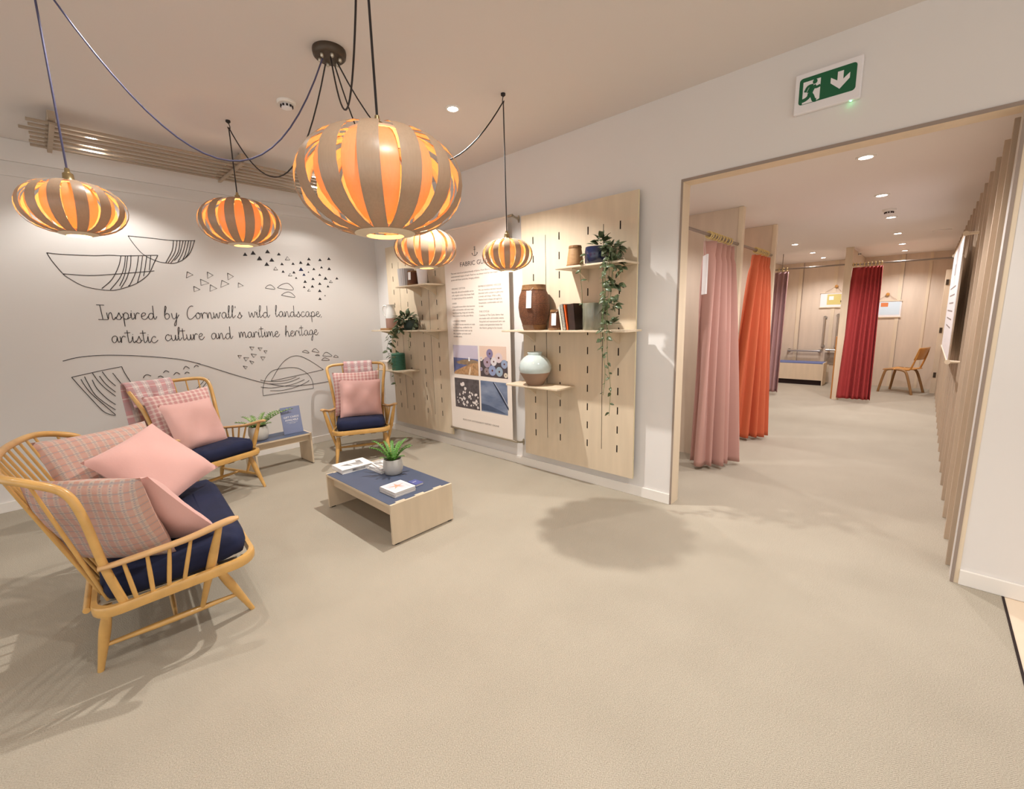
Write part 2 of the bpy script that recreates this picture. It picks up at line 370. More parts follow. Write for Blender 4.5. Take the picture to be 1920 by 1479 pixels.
# frame of a board on the right wall, read from the room: text runs toward -y, up is +z, faces -x
def wallx(x,y,z): return Matrix(((0,0,-1,x),(-1,0,0,y),(0,1,0,z),(0,0,0,1)))
MURAL = {
 'bowl1': [[(0.168,2.14),(0.254,2.134),(0.462,2.14),(0.565,2.152),(0.676,2.155),(0.915,2.18)],[(0.168,2.14),(0.188,2.078),(0.237,1.978),(0.265,1.942),(0.345,1.877),(0.434,1.849),(0.522,1.839),(0.578,1.846),(0.657,1.875),(0.733,1.915),(0.823,1.997),(0.878,2.103),(0.918,2.18)],[(0.242,1.971),(0.403,1.965),(0.56,1.983),(0.72,2.007),(0.872,2.031)],[(0.644,2.15),(0.617,2.061),(0.554,1.939),(0.473,1.854)],[(0.676,2.153),(0.652,2.048),(0.608,1.95),(0.529,1.844)],[(0.692,2.154),(0.651,1.992),(0.598,1.881)],[(0.717,2.164),(0.698,2.059),(0.654,1.944),(0.605,1.862)],[(0.771,2.16),(0.734,2.02),(0.672,1.892),(0.662,1.889)],[(0.801,2.163),(0.767,2.022),(0.73,1.914)],[(0.832,2.165),(0.804,2.049),(0.784,1.978)],[(0.863,2.172),(0.834,2.034)]],
 'bowl2': [[(0.72,2.337),(0.894,2.334),(1.052,2.33),(1.236,2.347)],[(0.72,2.337),(0.749,2.27),(0.808,2.179),(0.901,2.125),(0.968,2.112),(1.039,2.114),(1.116,2.154),(1.184,2.228),(1.237,2.353)],[(1.06,2.333),(1.036,2.232),(0.972,2.116)],[(1.089,2.336),(1.055,2.217),(0.989,2.115)],[(1.114,2.339),(1.081,2.219),(1.01,2.114)],[(1.139,2.339),(1.094,2.211),(1.042,2.14)],[(1.161,2.339),(1.121,2.222),(1.069,2.129)],[(1.184,2.341),(1.142,2.215),(1.107,2.144)],[(1.206,2.344),(1.169,2.226),(1.132,2.168)]],
 'arrows': [[(1.134,2.038),(1.179,2.01),(1.119,1.977),(1.134,2.038)],[(1.307,2.045),(1.356,2.015),(1.302,1.979),(1.307,2.045)],[(1.49,2.044),(1.542,2.01),(1.486,1.973),(1.49,2.044)],[(1.238,1.969),(1.309,1.932),(1.235,1.907),(1.238,1.969)],[(1.428,1.966),(1.491,1.932),(1.408,1.893),(1.428,1.966)],[(1.318,1.917),(1.373,1.881),(1.307,1.849),(1.318,1.917)],[(1.172,1.896),(1.222,1.866),(1.168,1.843),(1.172,1.896)],[(1.581,1.947),(1.625,1.917),(1.574,1.897),(1.581,1.947)]],
 'domes': [[(1.845,1.898),(1.867,1.923),(1.901,1.936),(1.927,1.92),(1.943,1.888),(1.845,1.898)],[(1.973,1.905),(2.015,1.938),(2.076,1.96),(2.115,1.947),(2.145,1.885),(1.973,1.905)],[(2.008,1.823),(2.045,1.849),(2.091,1.862),(2.129,1.845),(2.154,1.8),(2.008,1.823)]],
 'tri_fill': [[(1.658,2.232),(1.682,2.271),(1.703,2.236)],[(1.735,2.251),(1.763,2.296),(1.789,2.256)],[(1.886,2.28),(1.913,2.322),(1.937,2.284)],[(2.009,2.266),(2.031,2.299),(2.05,2.27)],[(1.792,2.196),(1.822,2.244),(1.848,2.201)],[(1.92,2.191),(1.948,2.235),(1.973,2.195)],[(1.862,2.141),(1.89,2.184),(1.915,2.145)],[(2.033,2.16),(2.053,2.191),(2.072,2.162)],[(2.157,2.172),(2.177,2.202),(2.195,2.174)],[(2.244,2.189),(2.266,2.223),(2.287,2.192)],[(2.327,2.175),(2.352,2.212),(2.376,2.178)],[(2.344,2.237),(2.367,2.271),(2.388,2.24)],[(2.478,2.237),(2.501,2.27),(2.522,2.24)],[(2.59,2.258),(2.614,2.292),(2.636,2.261)],[(2.394,2.126),(2.414,2.155),(2.432,2.128)],[(2.492,2.153),(2.511,2.18),(2.528,2.155)],[(2.581,2.137),(2.605,2.173),(2.628,2.14)],[(2.037,2.077),(2.056,2.106),(2.073,2.079)],[(2.157,2.075),(2.176,2.104),(2.194,2.077)],[(2.233,2.107),(2.262,2.15),(2.289,2.11)],[(2.27,2.054),(2.29,2.083),(2.308,2.056)],[(2.335,2.092),(2.346,2.109),(2.356,2.093)],[(2.18,2.015),(2.195,2.037),(2.209,2.016)],[(2.46,2.062),(2.48,2.09),(2.498,2.064)],[(2.273,1.972),(2.295,2.005),(2.315,1.974)],[(2.372,2.009),(2.393,2.04),(2.413,2.011)],[(2.522,2.018),(2.548,2.056),(2.573,2.02)],[(2.673,2.029),(2.694,2.058),(2.713,2.031)],[(2.355,1.92),(2.376,1.951),(2.396,1.921)],[(2.26,1.912),(2.277,1.938),(2.293,1.913)],[(2.448,1.954),(2.47,1.986),(2.49,1.956)],[(2.551,1.928),(2.569,1.955),(2.587,1.929)],[(2.437,1.868),(2.461,1.902),(2.483,1.869)],[(2.511,1.821),(2.521,1.835),(2.531,1.821)],[(2.432,1.773),(2.453,1.804),(2.474,1.774)]],
 'tri_open': [[(2.094,2.222),(2.121,2.263),(2.146,2.226),(2.094,2.222)],[(1.957,2.103),(1.979,2.137),(1.999,2.105),(1.957,2.103)],[(2.11,2.043),(2.131,2.074),(2.15,2.045),(2.11,2.043)],[(2.591,1.986),(2.612,2.016),(2.633,1.988),(2.591,1.986)],[(2.313,1.875),(2.331,1.901),(2.347,1.876),(2.313,1.875)]],
 'horizon': [[(0.133,1.225),(0.217,1.247),(0.304,1.255),(0.423,1.254),(0.61,1.235),(0.808,1.203),(0.983,1.164),(1.128,1.108),(1.102,1.117),(1.2,1.072),(1.419,0.964),(1.657,0.856),(1.828,0.795),(1.918,0.771),(2.06,0.755),(2.259,0.75),(2.461,0.758)]],
 'tri_down': [[(1.611,1.254),(1.655,1.248),(1.632,1.214),(1.611,1.254)],[(1.694,1.238),(1.737,1.233),(1.713,1.205),(1.694,1.238)],[(1.751,1.201),(1.786,1.2),(1.767,1.17),(1.751,1.201)],[(1.484,1.168),(1.52,1.165),(1.499,1.135),(1.484,1.168)],[(1.538,1.139),(1.589,1.135),(1.556,1.1),(1.538,1.139)],[(1.615,1.175),(1.671,1.163),(1.638,1.133),(1.615,1.175)],[(1.711,1.134),(1.756,1.128),(1.728,1.092),(1.711,1.134)],[(1.593,1.099),(1.634,1.084),(1.614,1.06),(1.593,1.099)],[(1.521,1.048),(1.563,1.035),(1.544,1.012),(1.521,1.048)]],
 'hill': [[(1.789,0.849),(1.876,0.976),(1.95,1.058),(2.03,1.105),(2.108,1.114),(2.183,1.087),(2.287,1.017),(2.407,0.917)],[(2.407,0.917),(2.203,0.891),(1.976,0.866),(1.789,0.847)],[(1.686,0.689),(1.691,0.765),(1.73,0.876),(1.801,0.955),(1.895,0.979),(2.036,0.98),(2.129,0.95),(2.221,0.869),(2.258,0.781),(2.261,0.697)],[(2.261,0.697),(1.957,0.693),(1.686,0.689)],[(1.677,0.872),(1.744,0.85),(1.879,0.833),(2.002,0.843),(2.071,0.863)],[(1.746,0.82),(1.875,0.804),(1.998,0.813),(2.109,0.846)],[(1.672,0.791),(1.78,0.767),(1.918,0.769),(2.043,0.783),(2.165,0.819)],[(1.767,0.736),(1.894,0.722),(2.038,0.737),(2.14,0.765),(2.219,0.8)]],
 'domes2': [[(2.173,1.154),(2.207,1.173),(2.236,1.159),(2.251,1.136),(2.173,1.154)],[(2.288,1.155),(2.325,1.186),(2.354,1.168),(2.373,1.134),(2.288,1.155)],[(2.324,1.101),(2.353,1.111),(2.378,1.095),(2.324,1.101)],[(2.417,1.087),(2.444,1.123),(2.471,1.13),(2.506,1.108),(2.532,1.074),(2.417,1.087)],[(2.553,1.06),(2.582,1.084),(2.616,1.053),(2.553,1.06)],[(2.398,1.036),(2.427,1.059),(2.456,1.059),(2.498,1.026),(2.398,1.036)]],
 'wedge': [[(0.99,0.804),(1.056,0.843),(1.127,0.914),(1.146,0.941)],[(1.146,0.941),(1.184,0.937)],[(1.184,0.937),(1.084,0.818)]],
 'basket': [[(0.168,1.079),(0.362,1.116),(0.513,1.14)],[(0.513,1.14),(0.525,1.082),(0.556,0.989),(0.569,0.932)],[(0.168,1.079),(0.209,0.988),(0.263,0.875),(0.324,0.752),(0.361,0.712),(0.408,0.687)],[(0.224,1.055),(0.239,1.0),(0.274,0.914),(0.338,0.809),(0.409,0.695)],[(0.25,1.076),(0.264,1.013),(0.296,0.903),(0.351,0.819),(0.415,0.741)],[(0.296,1.04),(0.316,0.958),(0.369,0.858),(0.422,0.791)],[(0.306,1.102),(0.332,1.029),(0.375,0.949),(0.433,0.87)],[(0.349,1.069),(0.381,0.99),(0.438,0.907)],[(0.373,1.107),(0.405,1.029),(0.446,0.965)],[(0.442,1.087),(0.484,0.99),(0.506,0.94)]],
 'arches': [[(0.655,1.014),(0.666,1.034),(0.688,1.045),(0.715,1.028)],[(0.767,1.009),(0.788,1.02),(0.81,1.002)],[(0.814,1.046),(0.836,1.068),(0.861,1.05)],[(0.894,1.017),(0.919,1.041),(0.946,1.02)],[(0.981,1.065),(0.996,1.091),(1.011,1.091),(1.032,1.069)],[(0.985,1.019),(1.004,1.035),(1.025,1.023)],[(1.072,1.077),(1.091,1.097),(1.113,1.081)]],
 'words': [('Inspired',(0.412,1.579),(0.835,1.57)),('by',(0.893,1.571),(1.016,1.57)),("Cornwall's",(1.077,1.57),(1.579,1.573)),('wild',(1.642,1.576),(1.859,1.57)),('landscape,',(1.919,1.577),(2.453,1.57)),('artistic',(0.475,1.364),(0.812,1.344)),('culture',(0.871,1.36),(1.199,1.357)),('and',(1.259,1.357),(1.462,1.349)),('maritime',(1.521,1.358),(1.937,1.349)),('heritage',(2.0,1.349),(2.389,1.353))],
}
# ================================================================== the room shell
XW, YT = 3.257, 5.50            # face of the panelled wall, face of the lettered wall
OY0, OY1, OZ = -.237, 1.348, 2.41   # opening to the fitting rooms
XE = 11.1                       # end wall of the fitting rooms
CY0, CY1 = -.31, 2.75           # corridor side walls
b=MB(); b.rng(-4.0,XE+.1,-.428,YT+.1,-.1,0); struct(b.build('floor',carpet_m))
b=MB(); b.rng(-4.0,XW+.02,-4.5,-.438,-.1,-.001); struct(b.build('floor_tiled',tile_m))
b=MB(); b.rng(-4.0,XW+.02,-.438,-.428,-.1,.002); struct(b.build('trim_1',hole_m))
b=MB(); b.rng(-4.0,XW+.12,-4.5,YT+.1,CEIL,CEIL+.1); struct(b.build('ceiling',ceil_m))
b=MB(); b.rng(XW+.12,XE+.1,CY0-.1,CY1+.1,CCEIL,CCEIL+.1); struct(b.build('ceiling_corridor',cceil_m))
b=MB(); b.rng(-4.0,XW+.12,YT,YT+.1,0,CEIL); struct(b.build('wall_back',wall_m))
b=MB(); b.rng(-4.0,XW,YT-.03,YT,2.832,CEIL); b.rng(-4.0,XW,YT-.014,YT,2.72,2.832)  # lower step is added, its shape stands in for the shadow band on the wall
struct(b.build('trim_2',wall_m,bevel=.004))
b=MB(); b.rng(XW,XW+.12,OY1,YT,0,CEIL); b.rng(XW,XW+.12,-4.5,OY0,0,CEIL); b.rng(XW,XW+.12,OY0,OY1,OZ,CEIL)
struct(b.build('wall_right',wall_m))
b=MB(); b.rng(XW+.12,XE,CY1,CY1+.1,0,CCEIL); struct(b.build('wall_corridor_left',plyc_m))
b=MB(); b.rng(XW+.12,XE,CY0-.1,CY0,0,CCEIL); struct(b.build('wall_corridor_right',plyc_m))
b=MB(); b.rng(XE,XE+.1,CY0-.1,CY1+.1,0,CCEIL); struct(b.build('wall_end',plyc_m))
# skirting
b=MB(); b.rng(XW-.016,XW,OY1+.012,YT,0,.085); struct(b.build('baseboard_right',white_m,bevel=.003))
b=MB(); b.rng(-4.0,XW-.016,YT-.016,YT,0,.085); struct(b.build('baseboard_back',white_m,bevel=.003))
b=MB(); b.rng(XW-.016,XW,-4.5,OY0-.03,0,.085); struct(b.build('baseboard_right_of_opening',white_m,bevel=.003))
# wood lining of the opening, with its darker edge to the room
b=MB(); b.rng(XW-.004,XW+.125,OY1-.0,OY1+.012,0,OZ-.004); b.rng(XW-.004,XW+.125,OY0-.03,OY0,0,OZ-.004); b.rng(XW-.004,XW+.125,OY0-.03,OY1+.012,OZ-.004,OZ+.012)
lin=struct(b.build('trim_3',lin_m))
b=MB(); b.rng(XW-.007,XW-.004,OY1-.001,OY1+.013,0,OZ-.005); b.rng(XW-.007,XW-.004,OY0-.012,OY0+.002,0,OZ-.005); b.rng(XW-.007,XW-.004,OY0-.012,OY1+.013,OZ-.005,OZ+.014)
b.build('lining_edge',linedge_m,lin)

# ------------------------------------------------------------------ ceiling fittings
def downlight(x,y,z,lensm,label,group):
    t=thing('downlight',label,'ceiling light',(x,y,z),0,group)
    b=MB(); b.lathe([(.036,-.002),(.038,-.008),(.050,-.008),(.053,-.004),(.053,0)],28); b.build('trim_ring',white_m,t,smooth=40)
    b=MB(); b.lathe([(.001,-.004),(.037,-.004)],28); b.build('lens',lensm,t)
    return t
MAIN_LABELS={0:'bright downlight in the main ceiling between the big pendant shade and the right wall',1:'downlight above the far end of the timber ceiling battens behind the big shade',2:'downlight glowing above the left end of the timber ceiling battens'}
for i,(x,y,p) in enumerate(MAIN_SPOTS):
    if i in MAIN_LABELS: downlight(x,y,CEIL,lens_m,MAIN_LABELS[i],'main ceiling downlights')
COR_LABELS=['corridor downlight nearest the opening, largest of its row','second corridor downlight from the opening, before the smoke detector','third corridor downlight from the opening, just past the smoke detector','fourth corridor downlight from the opening in the long row','fifth corridor downlight from the opening, next to last of the long row','last and farthest corridor downlight of the long row, by the end wall','nearest downlight of the short row over the accessible cubicle','middle downlight of the short row over the accessible cubicle','farthest downlight of the short row over the accessible cubicle']
for i,(x,y,p) in enumerate(COR_SPOTS):
    if i < len(COR_LABELS): downlight(x,y,CCEIL,lensc_m,COR_LABELS[i],'fitting room ceiling downlights')
def detector(x,y,z,r,label):
    t=thing('smoke_detector',label,'smoke detector',(x,y,z))
    b=MB(); b.lathe([(r,0),(r,-.012),(r*.93,-.018),(r*.6,-.02)],28,cap1=True); b.build('base',white_m,t,smooth=40)
    b=MB(); b.lathe([(r*.55,-.018),(r*.6,-.03),(r*.55,-.045),(r*.3,-.052),(.001,-.053)],24); b.build('sensor_cap',signw_m,t,smooth=40)
    b=MB()
    for k in range(10):
        a=2*math.pi*k/10; b.box((r*.585*math.cos(a),r*.585*math.sin(a),-.032),(.012,.012,.012),Matrix.Rotation(a,3,'Z'))
    b.build('vent_slots',hole_m,t)
detector(1.405,3.37,CEIL,.06,'white smoke detector on the main ceiling left of the big shade')
detector(5.95,.38,CCEIL,.055,'white smoke detector on the corridor ceiling between two downlights')
detector(9.95,.98,CCEIL,.05,'small smoke detector on the corridor ceiling beside the crimson curtain')
t=thing('ceiling_vent','flat round vent cover on the corridor ceiling near the slatted wall','vent',(8.1,-.03,CCEIL))
b=MB(); b.lathe([(.09,0),(.09,-.008),(.075,-.012),(.001,-.012)],32); b.build('cover_plate',cceil_m,t,smooth=40)
# timber battens hung under the ceiling
t=thing('ceiling_batten_panel','hanging panel of long timber battens under the ceiling before the lettered wall','ceiling panel',(0,0,0))
ys=[4.60,4.70,4.80,4.90,5.00,5.10,5.20]
x0s=[.165,.175,.13,.18,.185,.18,.185]
for y,x0 in zip(ys,x0s):
    b=MB(); b.rng(x0,3.05,y-.017,y+.017,2.904,2.918); b.build('batten',batten_m,t,bevel=.002)
for x in (.29,1.46,2.62):
    b=MB(); b.rng(x-.02,x+.02,4.50,5.28,2.918,2.965); b.rng(x-.014,x+.014,4.54,5.26,2.888,2.904); b.build('cross_bearer',batten_m,t,bevel=.002)
    b=MB()
    for y in (4.62,5.18): b.tube([(x,y,2.96),(x,y,3.0)],.006,8)
    b.build('hanger',nickel_m,t)

# ------------------------------------------------------------------ pendant lamps
SR=random.Random(3)
def shade_profile(d,t):      # t 0 (top) .. 1 (bottom)
    a=R_(-70+ t*145)
    return .5*d*math.cos(a)**.75, -.285*d*math.sin(a)/math.sin(R_(72))
def strips(d,n,phase,scale,wmid,taper):
    b=MB(); m=13
    for k in range(n):
        a0=2*math.pi*(k+phase)/n; rows=[]
        for j in range(m):
            t=j/(m-1); r,z=shade_profile(d,t); r*=scale
            wd=wmid*d*(taper+(1-taper)*math.sin(math.pi*min(1,max(0,t*.92+.04)))**.8)
            da=min(.5*wd/r, math.pi/n*1.02)
            row=[]
            for q in (-1,0,1):
                a=a0+da*q; rr=r*(1+.006*(1-abs(q)))
                row.append(b.vert((rr*math.cos(a),rr*math.sin(a),z*scale)))
            rows.append(row)
        for j in range(m-1):
            for q in range(2): b.face(rows[j][q],rows[j][q+1],rows[j+1][q+1],rows[j+1][q])
    return b
def sag(p,q,s,n=22,end=None):
    P=Vector(p);Q=Vector(q); out=[]
    for i in range(n+1):
        t=i/n; v=P.lerp(Q,t); v.z-=s*4*t*(1-t)*(1+.25*(.5-t)); out.append(v)
    return out
ROSE=Vector((1.35,2.6,CEIL))
def pendant(x,y,zc,d,cordm,sagd,k,label):
    t=thing('pendant_lamp',label,'pendant lamp',(x,y,zc),.3*k,'slatted wood pendant lamps')
    inv=Matrix.Rotation(-.3*k,4,'Z')
    loc=lambda p: inv @ (Vector(p)-Vector((x,y,zc)))
    b=strips(d,14,0,1.0,.116,.66); b.keep=True; b.build('outer_slats',ven_out_m,t,smooth=60)
    b=strips(d,14,.5,.90,.106,.28); b.keep=True; b.build('inner_slats',ven_in_m,t,smooth=60)
    zb=shade_profile(d,1)[1]; zt=shade_profile(d,0)[1]
    b=MB(); rr=shade_profile(d,1)[0]
    b.lathe([(.115*d,zb+.004),(rr*1.0,zb+.012),(rr*1.02,zb-.002),(.115*d,zb-.010),(.115*d,zb+.004)],40); b.build('bottom_ring',lin_m,t,smooth=40)
    b=MB(); b.lathe([(.06*d,zt+.004),(.19*d,zt),(.19*d,zt-.006),(.06*d,zt-.004),(.06*d,zt+.004)],32); b.build('top_ring',lin_m,t,smooth=40)
    b=MB(); b.lathe([(.03,zt-.012),(.03,zt+.006),(.02,zt+.016),(.018,zt+.04),(.010,zt+.046),(.008,zt+.062),(.001,zt+.064)],20); b.lathe([(.017,zt-.012),(.017,zt-.07)],16); lh=b.build('lamp_holder',brass_m,t,smooth=40)
    b=MB(); b.lathe([(.001,zt-.185),(.014,zt-.182),(.025,zt-.165),(.030,zt-.145),(.027,zt-.12),(.017,zt-.095),(.013,zt-.07)],20); bo=b.build('bulb',bulb_m,lh,smooth=60)
    pts=[(x,y,zc+zt+.06),(x,y,CEIL-.05)]
    b=MB(); b.tube([loc(p) for p in pts],.0042,8); 
    q=ROSE+Vector(((x-ROSE.x)*.035,(y-ROSE.y)*.035,-.055))
    b.tube([loc(p) for p in sag(q,(x,y,CEIL-.05),sagd)],.0042,8); b.build('flex_cord',cordm,t,smooth=60)
    b=MB(); b.lathe([(.016,CEIL-zc),(.016,CEIL-zc-.012),(.006,CEIL-zc-.02)],14); b.tube([(0,0,CEIL-zc-.015),(.012,0,CEIL-zc-.035),(.010,0,CEIL-zc-.055),(-.004,0,CEIL-zc-.06),(-.012,0,CEIL-zc-.048)],.003,6,smooth=3); b.build('ceiling_hook',black_m,t,smooth=40)
    l=lamp('pendant_bulb','POINT',(x,y,zc+zt-.20),PEND*(d/.4)**1.3,(1,.54,.22),.03); return t
PEND=2.2
pendant(.90,1.44,1.968,.56,black_m,.46,0,'largest and nearest pumpkin-shaped wood slat pendant, in front of the others')
pendant(.197,2.79,2.02,.365,blue_flex_m,.62,1,'leftmost wood slat pendant on a blue-grey flex, before the upper bowl drawings')
pendant(1.208,3.961,2.275,.56,black_m,.47,2,'wood slat pendant above the triangle drawings on the lettered wall')
pendant(2.53,3.40,2.135,.56,black_m,.45,3,'wood slat pendant half hidden behind the largest shade')
pendant(2.40,2.26,1.945,.365,black_m,.46,4,'smallest-looking wood slat pendant, in front of the fabric guide banner')
t=thing('ceiling_rose','round dark bronze ceiling rose where five flexes meet','ceiling rose',tuple(ROSE))
b=MB(); b.lathe([(.088,0),(.09,-.012),(.086,-.034),(.078,-.042),(.001,-.044)],36); b.build('canopy',bronze_m,t,smooth=35)
for k in range(6):
    b=MB(); a=2*math.pi*k/6+.3; b.lathe([(.010,-.042),(.010,-.054),(.006,-.06),(.001,-.06)],12,(.055*math.cos(a),.055*math.sin(a),0))
    b.build('cord_grip',nickel_m,t,smooth=40)

# ------------------------------------------------------------------ lettering and drawings on the back wall
FONT={
'a':(1.2,[[(.85,.8),(.6,1),(.25,.85),(.08,.4),(.3,0),(.65,.2),(.85,.8),(.85,.3),(1.0,.02),(1.25,.3)]]),
'b':(1.05,[[(.05,.5),(.2,1.5),(.35,2.05),(.45,1.8),(.15,.9),(.1,.2),(.35,0),(.7,.3),(.7,.75),(.45,.9),(.2,.7)]]),
'c':(1.0,[[(.8,.8),(.6,1),(.25,.8),(.08,.35),(.35,0),(.7,.1),(1.05,.4)]]),
'd':(1.3,[[(.85,.7),(.6,.95),(.25,.8),(.08,.35),(.3,0),(.65,.2),(.85,.8),(.92,2.1),(.85,.5),(.98,0),(1.3,.45)]]),
'e':(1.0,[[(.1,.45),(.6,.62),(.72,.9),(.45,1.02),(.15,.7),(.12,.25),(.4,0),(.75,.1),(1.05,.45)]]),
'g':(1.15,[[(.85,.8),(.6,1),(.25,.85),(.08,.4),(.3,.05),(.65,.25),(.85,.85),(.8,-.3),(.6,-1.0),(.4,-1.0),(.45,-.6),(.9,.1),(1.2,.35)]]),
'h':(1.15,[[(.05,.3),(.2,1.4),(.4,2.05),(.42,1.6),(.1,0),(.3,.7),(.6,1),(.72,.6),(.75,.1),(.9,0),(1.2,.3)]]),
'i':(.5,[[(.0,.5),(.15,1.0),(.12,.3),(.25,0),(.5,.3)],[(.2,1.22),(.21,1.3)]]),
'l':(.65,[[(.0,.5),(.3,1.4),(.42,2.0),(.28,2.1),(.15,1.6),(.1,.5),(.22,0),(.65,.45)]]),
'm':(1.6,[[(.05,1),(.12,0),(.3,.75),(.55,1),(.65,.6),(.68,.1),(.82,.7),(1.08,1),(1.18,.6),(1.2,.1),(1.35,0),(1.65,.35)]]),
'n':(1.1,[[(.05,1),(.12,0),(.3,.75),(.58,1),(.68,.6),(.7,.1),(.85,-.05),(1.15,.35)]]),
'o':(1.0,[[(.5,1),(.2,.8),(.08,.4),(.3,0),(.65,.15),(.8,.6),(.6,.98),(.5,.9),(.8,.8),(1.0,.9)]]),
'p':(1.1,[[(.1,.9),(.15,0),(.12,-1.05),(.15,.5),(.45,1),(.8,.8),(.75,.3),(.45,0),(.2,.15)],[(.6,.03),(1.1,.35)]]),
'r':(.9,[[(.05,.95),(.12,0),(.2,.6),(.5,1),(.8,.85)]]),
's':(.95,[[(0,.1),(.35,.6),(.55,1),(.6,.75),(.75,.3),(.6,0),(.25,.0),(.1,.15)],[(.6,.02),(.95,.4)]]),
't':(.75,[[(.25,1.9),(.22,.4),(.35,0),(.75,.4)],[(-.2,1.5),(.65,1.52)]]),
'u':(1.15,[[(.05,.95),(.1,.3),(.3,0),(.6,.2),(.75,.9),(.75,.3),(.88,0),(1.15,.4)]]),
'w':(1.35,[[(.05,1),(.2,0),(.5,.7),(.62,.75),(.75,0),(1.05,.5),(1.15,1),(1.3,.85)]]),
'y':(1.15,[[(.05,.95),(.1,.3),(.3,.05),(.6,.3),(.8,1),(.65,0),(.5,-.8),(.3,-1.1),(.25,-.8),(.6,-.1),(1.1,.7)]]),
'I':(1.15,[[(.05,2.1),(1.05,2.05)],[(.5,2.05),(.58,.02)],[(.0,.0),(1.25,-.05)]]),
'C':(1.35,[[(1.2,2.0),(.9,2.1),(.4,1.7),(.1,.9),(.15,.2),(.45,-.05),(.85,.1),(1.4,.6)]]),
"'":(.3,[[(.15,2.0),(.08,1.7)]]),
',':(.3,[[(.25,.1),(.1,-.2)]]),
}
def ribbon(b, pts, r, y):
    b.tube([(x,y,z) for x,z in pts], r, 6, smooth=4, squash=1.0)
t=thing('wall_lettering','black handwritten words about Cornwall across the middle of the pale back wall','wall lettering',(1.4,YT,1.46))
for word,(ax,az),(bx,bz) in MURAL['words']:
    b=MB()
    total=sum(FONT[c][0] for c in word); sx=(bx-ax)/total; x=0
    for c in word:
        wd,st=FONT[c]
        for s in st: ribbon(b,[(ax+(x+px)*sx, az+(bz-az)*x/total+pz*.062) for px,pz in s],.0028,YT-.001)
        x+=wd
    b.v=[(p[0]-1.4,p[1]-YT,p[2]-1.46) for p in b.v]; b.build('word',ink_m,t,smooth=60)
def lines(key,label,r=.0025,smooth=True,fill=False,m=None):
    L=MURAL[key]; each=key in ('arrows','domes','tri_down','domes2','arches')
    if not each:
        b=MB()
        for p in L: b.tube([(x,YT-.001,z) for x,z in p],r,6,smooth=4 if smooth else 0)
        return tag(b.build('wall_drawing',m or ink_m,smooth=60),label,'wall drawing','line drawings on the back wall')
    x0,z0=L[0][0]; t=thing('wall_drawing',label,'wall drawing',(x0,YT,z0),0,'line drawings on the back wall')
    for p in L:
        b=MB(); b.tube([(x-x0,-.001,z-z0) for x,z in p],r,6,smooth=4 if smooth else 0); b.build('triangle' if 'tri' in key or key=='arrows' else 'dome',ink_m,t,smooth=60)
    return t
lines('bowl1','black line drawing of a large hatched bowl, lower of the two upper bowls',.0028)
lines('bowl2','black line drawing of the smaller hatched bowl below the leftmost pendant lamp',.0028)
lines('arrows','eight open triangles pointing right, drawn below the second pendant lamp',.0026,False)
lines('domes','three open dome shapes drawn beside the flock of black triangles',.0025)
lines('horizon','long wavy black line drawn under the handwritten words',.003)
lines('tri_down','nine small triangles pointing down, drawn under the handwritten words',.0025,False)
lines('hill','drawn hill and dome with wave lines left of the far armchair',.0025)
lines('domes2','six tiny domes drawn above the far armchair',.0022)
lines('wedge','narrow drawn wedge behind the hoop of the armchair with a draped throw',.0028,False)
lines('basket','drawn tilted basket with dark vertical strokes left of the draped throw',.0028)
lines('arches','seven small arches drawn above the draped armchair',.003)
x0,z0=MURAL['tri_fill'][0][0]
t=thing('wall_drawing','flock of about forty small black triangles right of the second pendant lamp','wall drawing',(x0,YT,z0),0,'line drawings on the back wall')
for i,p in enumerate(MURAL['tri_fill']):
    b=MB(); b.prism(p,lambda x,z:(x-x0,-.0002,z-z0),lambda x,z:(x-x0,-.0018,z-z0)); b.build('filled_triangle',inkblue_m if i in (19,20) else ink_m,t)
for p in MURAL['tri_open']:
    b=MB(); b.tube([(x-x0,-.001,z-z0) for x,z in p],.0028,6); b.build('open_triangle',ink_m,t)
# ================================================================== peg panels, shelves and what stands on them
PXF, PXB = 3.19, 3.208      # front and back face of the plywood panels
def perforated(y0,y1,z0,z1,holes):
    ys=sorted({y0,y1}|{v for h in holes for v in h[:2]}); zs=sorted({z0,z1}|{v for h in holes for v in h[2:]})
    R5=lambda v: round(v,5)
    hs=[(R5(a),R5(b),R5(c),R5(d)) for a,b,c,d in holes]
    b=MB(); ny,nz=len(ys)-1,len(zs)-1
    solid=[[True]*nz for _ in range(ny)]
    for i in range(ny):
        cy=(ys[i]+ys[i+1])/2
        for j in range(nz):
            cz=(zs[j]+zs[j+1])/2
            if any(a<cy<bb and c<cz<dd for a,bb,c,dd in hs): solid[i][j]=False
    vi={}
    def V(i,j,s):
        if (i,j,s) not in vi: vi[(i,j,s)]=b.vert((PXF if s==0 else PXB, ys[i], zs[j]))
        return vi[(i,j,s)]
    S=lambda i,j: 0<=i<ny and 0<=j<nz and solid[i][j]
    for i in range(ny):
        for j in range(nz):
            if not solid[i][j]: continue
            b.cur=0
            b.face(V(i,j,0),V(i,j+1,0),V(i+1,j+1,0),V(i+1,j,0)); b.face(V(i,j,1),V(i+1,j,1),V(i+1,j+1,1),V(i,j+1,1))
            outer=lambda a,c: not(0<=a<ny and 0<=c<nz)
            for di,dj,e in ((-1,0,((i,j),(i,j+1))),(1,0,((i+1,j+1),(i+1,j))),(0,-1,((i+1,j),(i,j))),(0,1,((i,j+1),(i+1,j+1)))):
                if not S(i+di,j+dj):
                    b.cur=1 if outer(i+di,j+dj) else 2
                    (p,q),(r,s2)=e
                    b.face(V(p,q,0),V(p,q,1),V(r,s2,1),V(r,s2,0))
    return b
ROWS=[.391+.1627*k for k in range(12)]
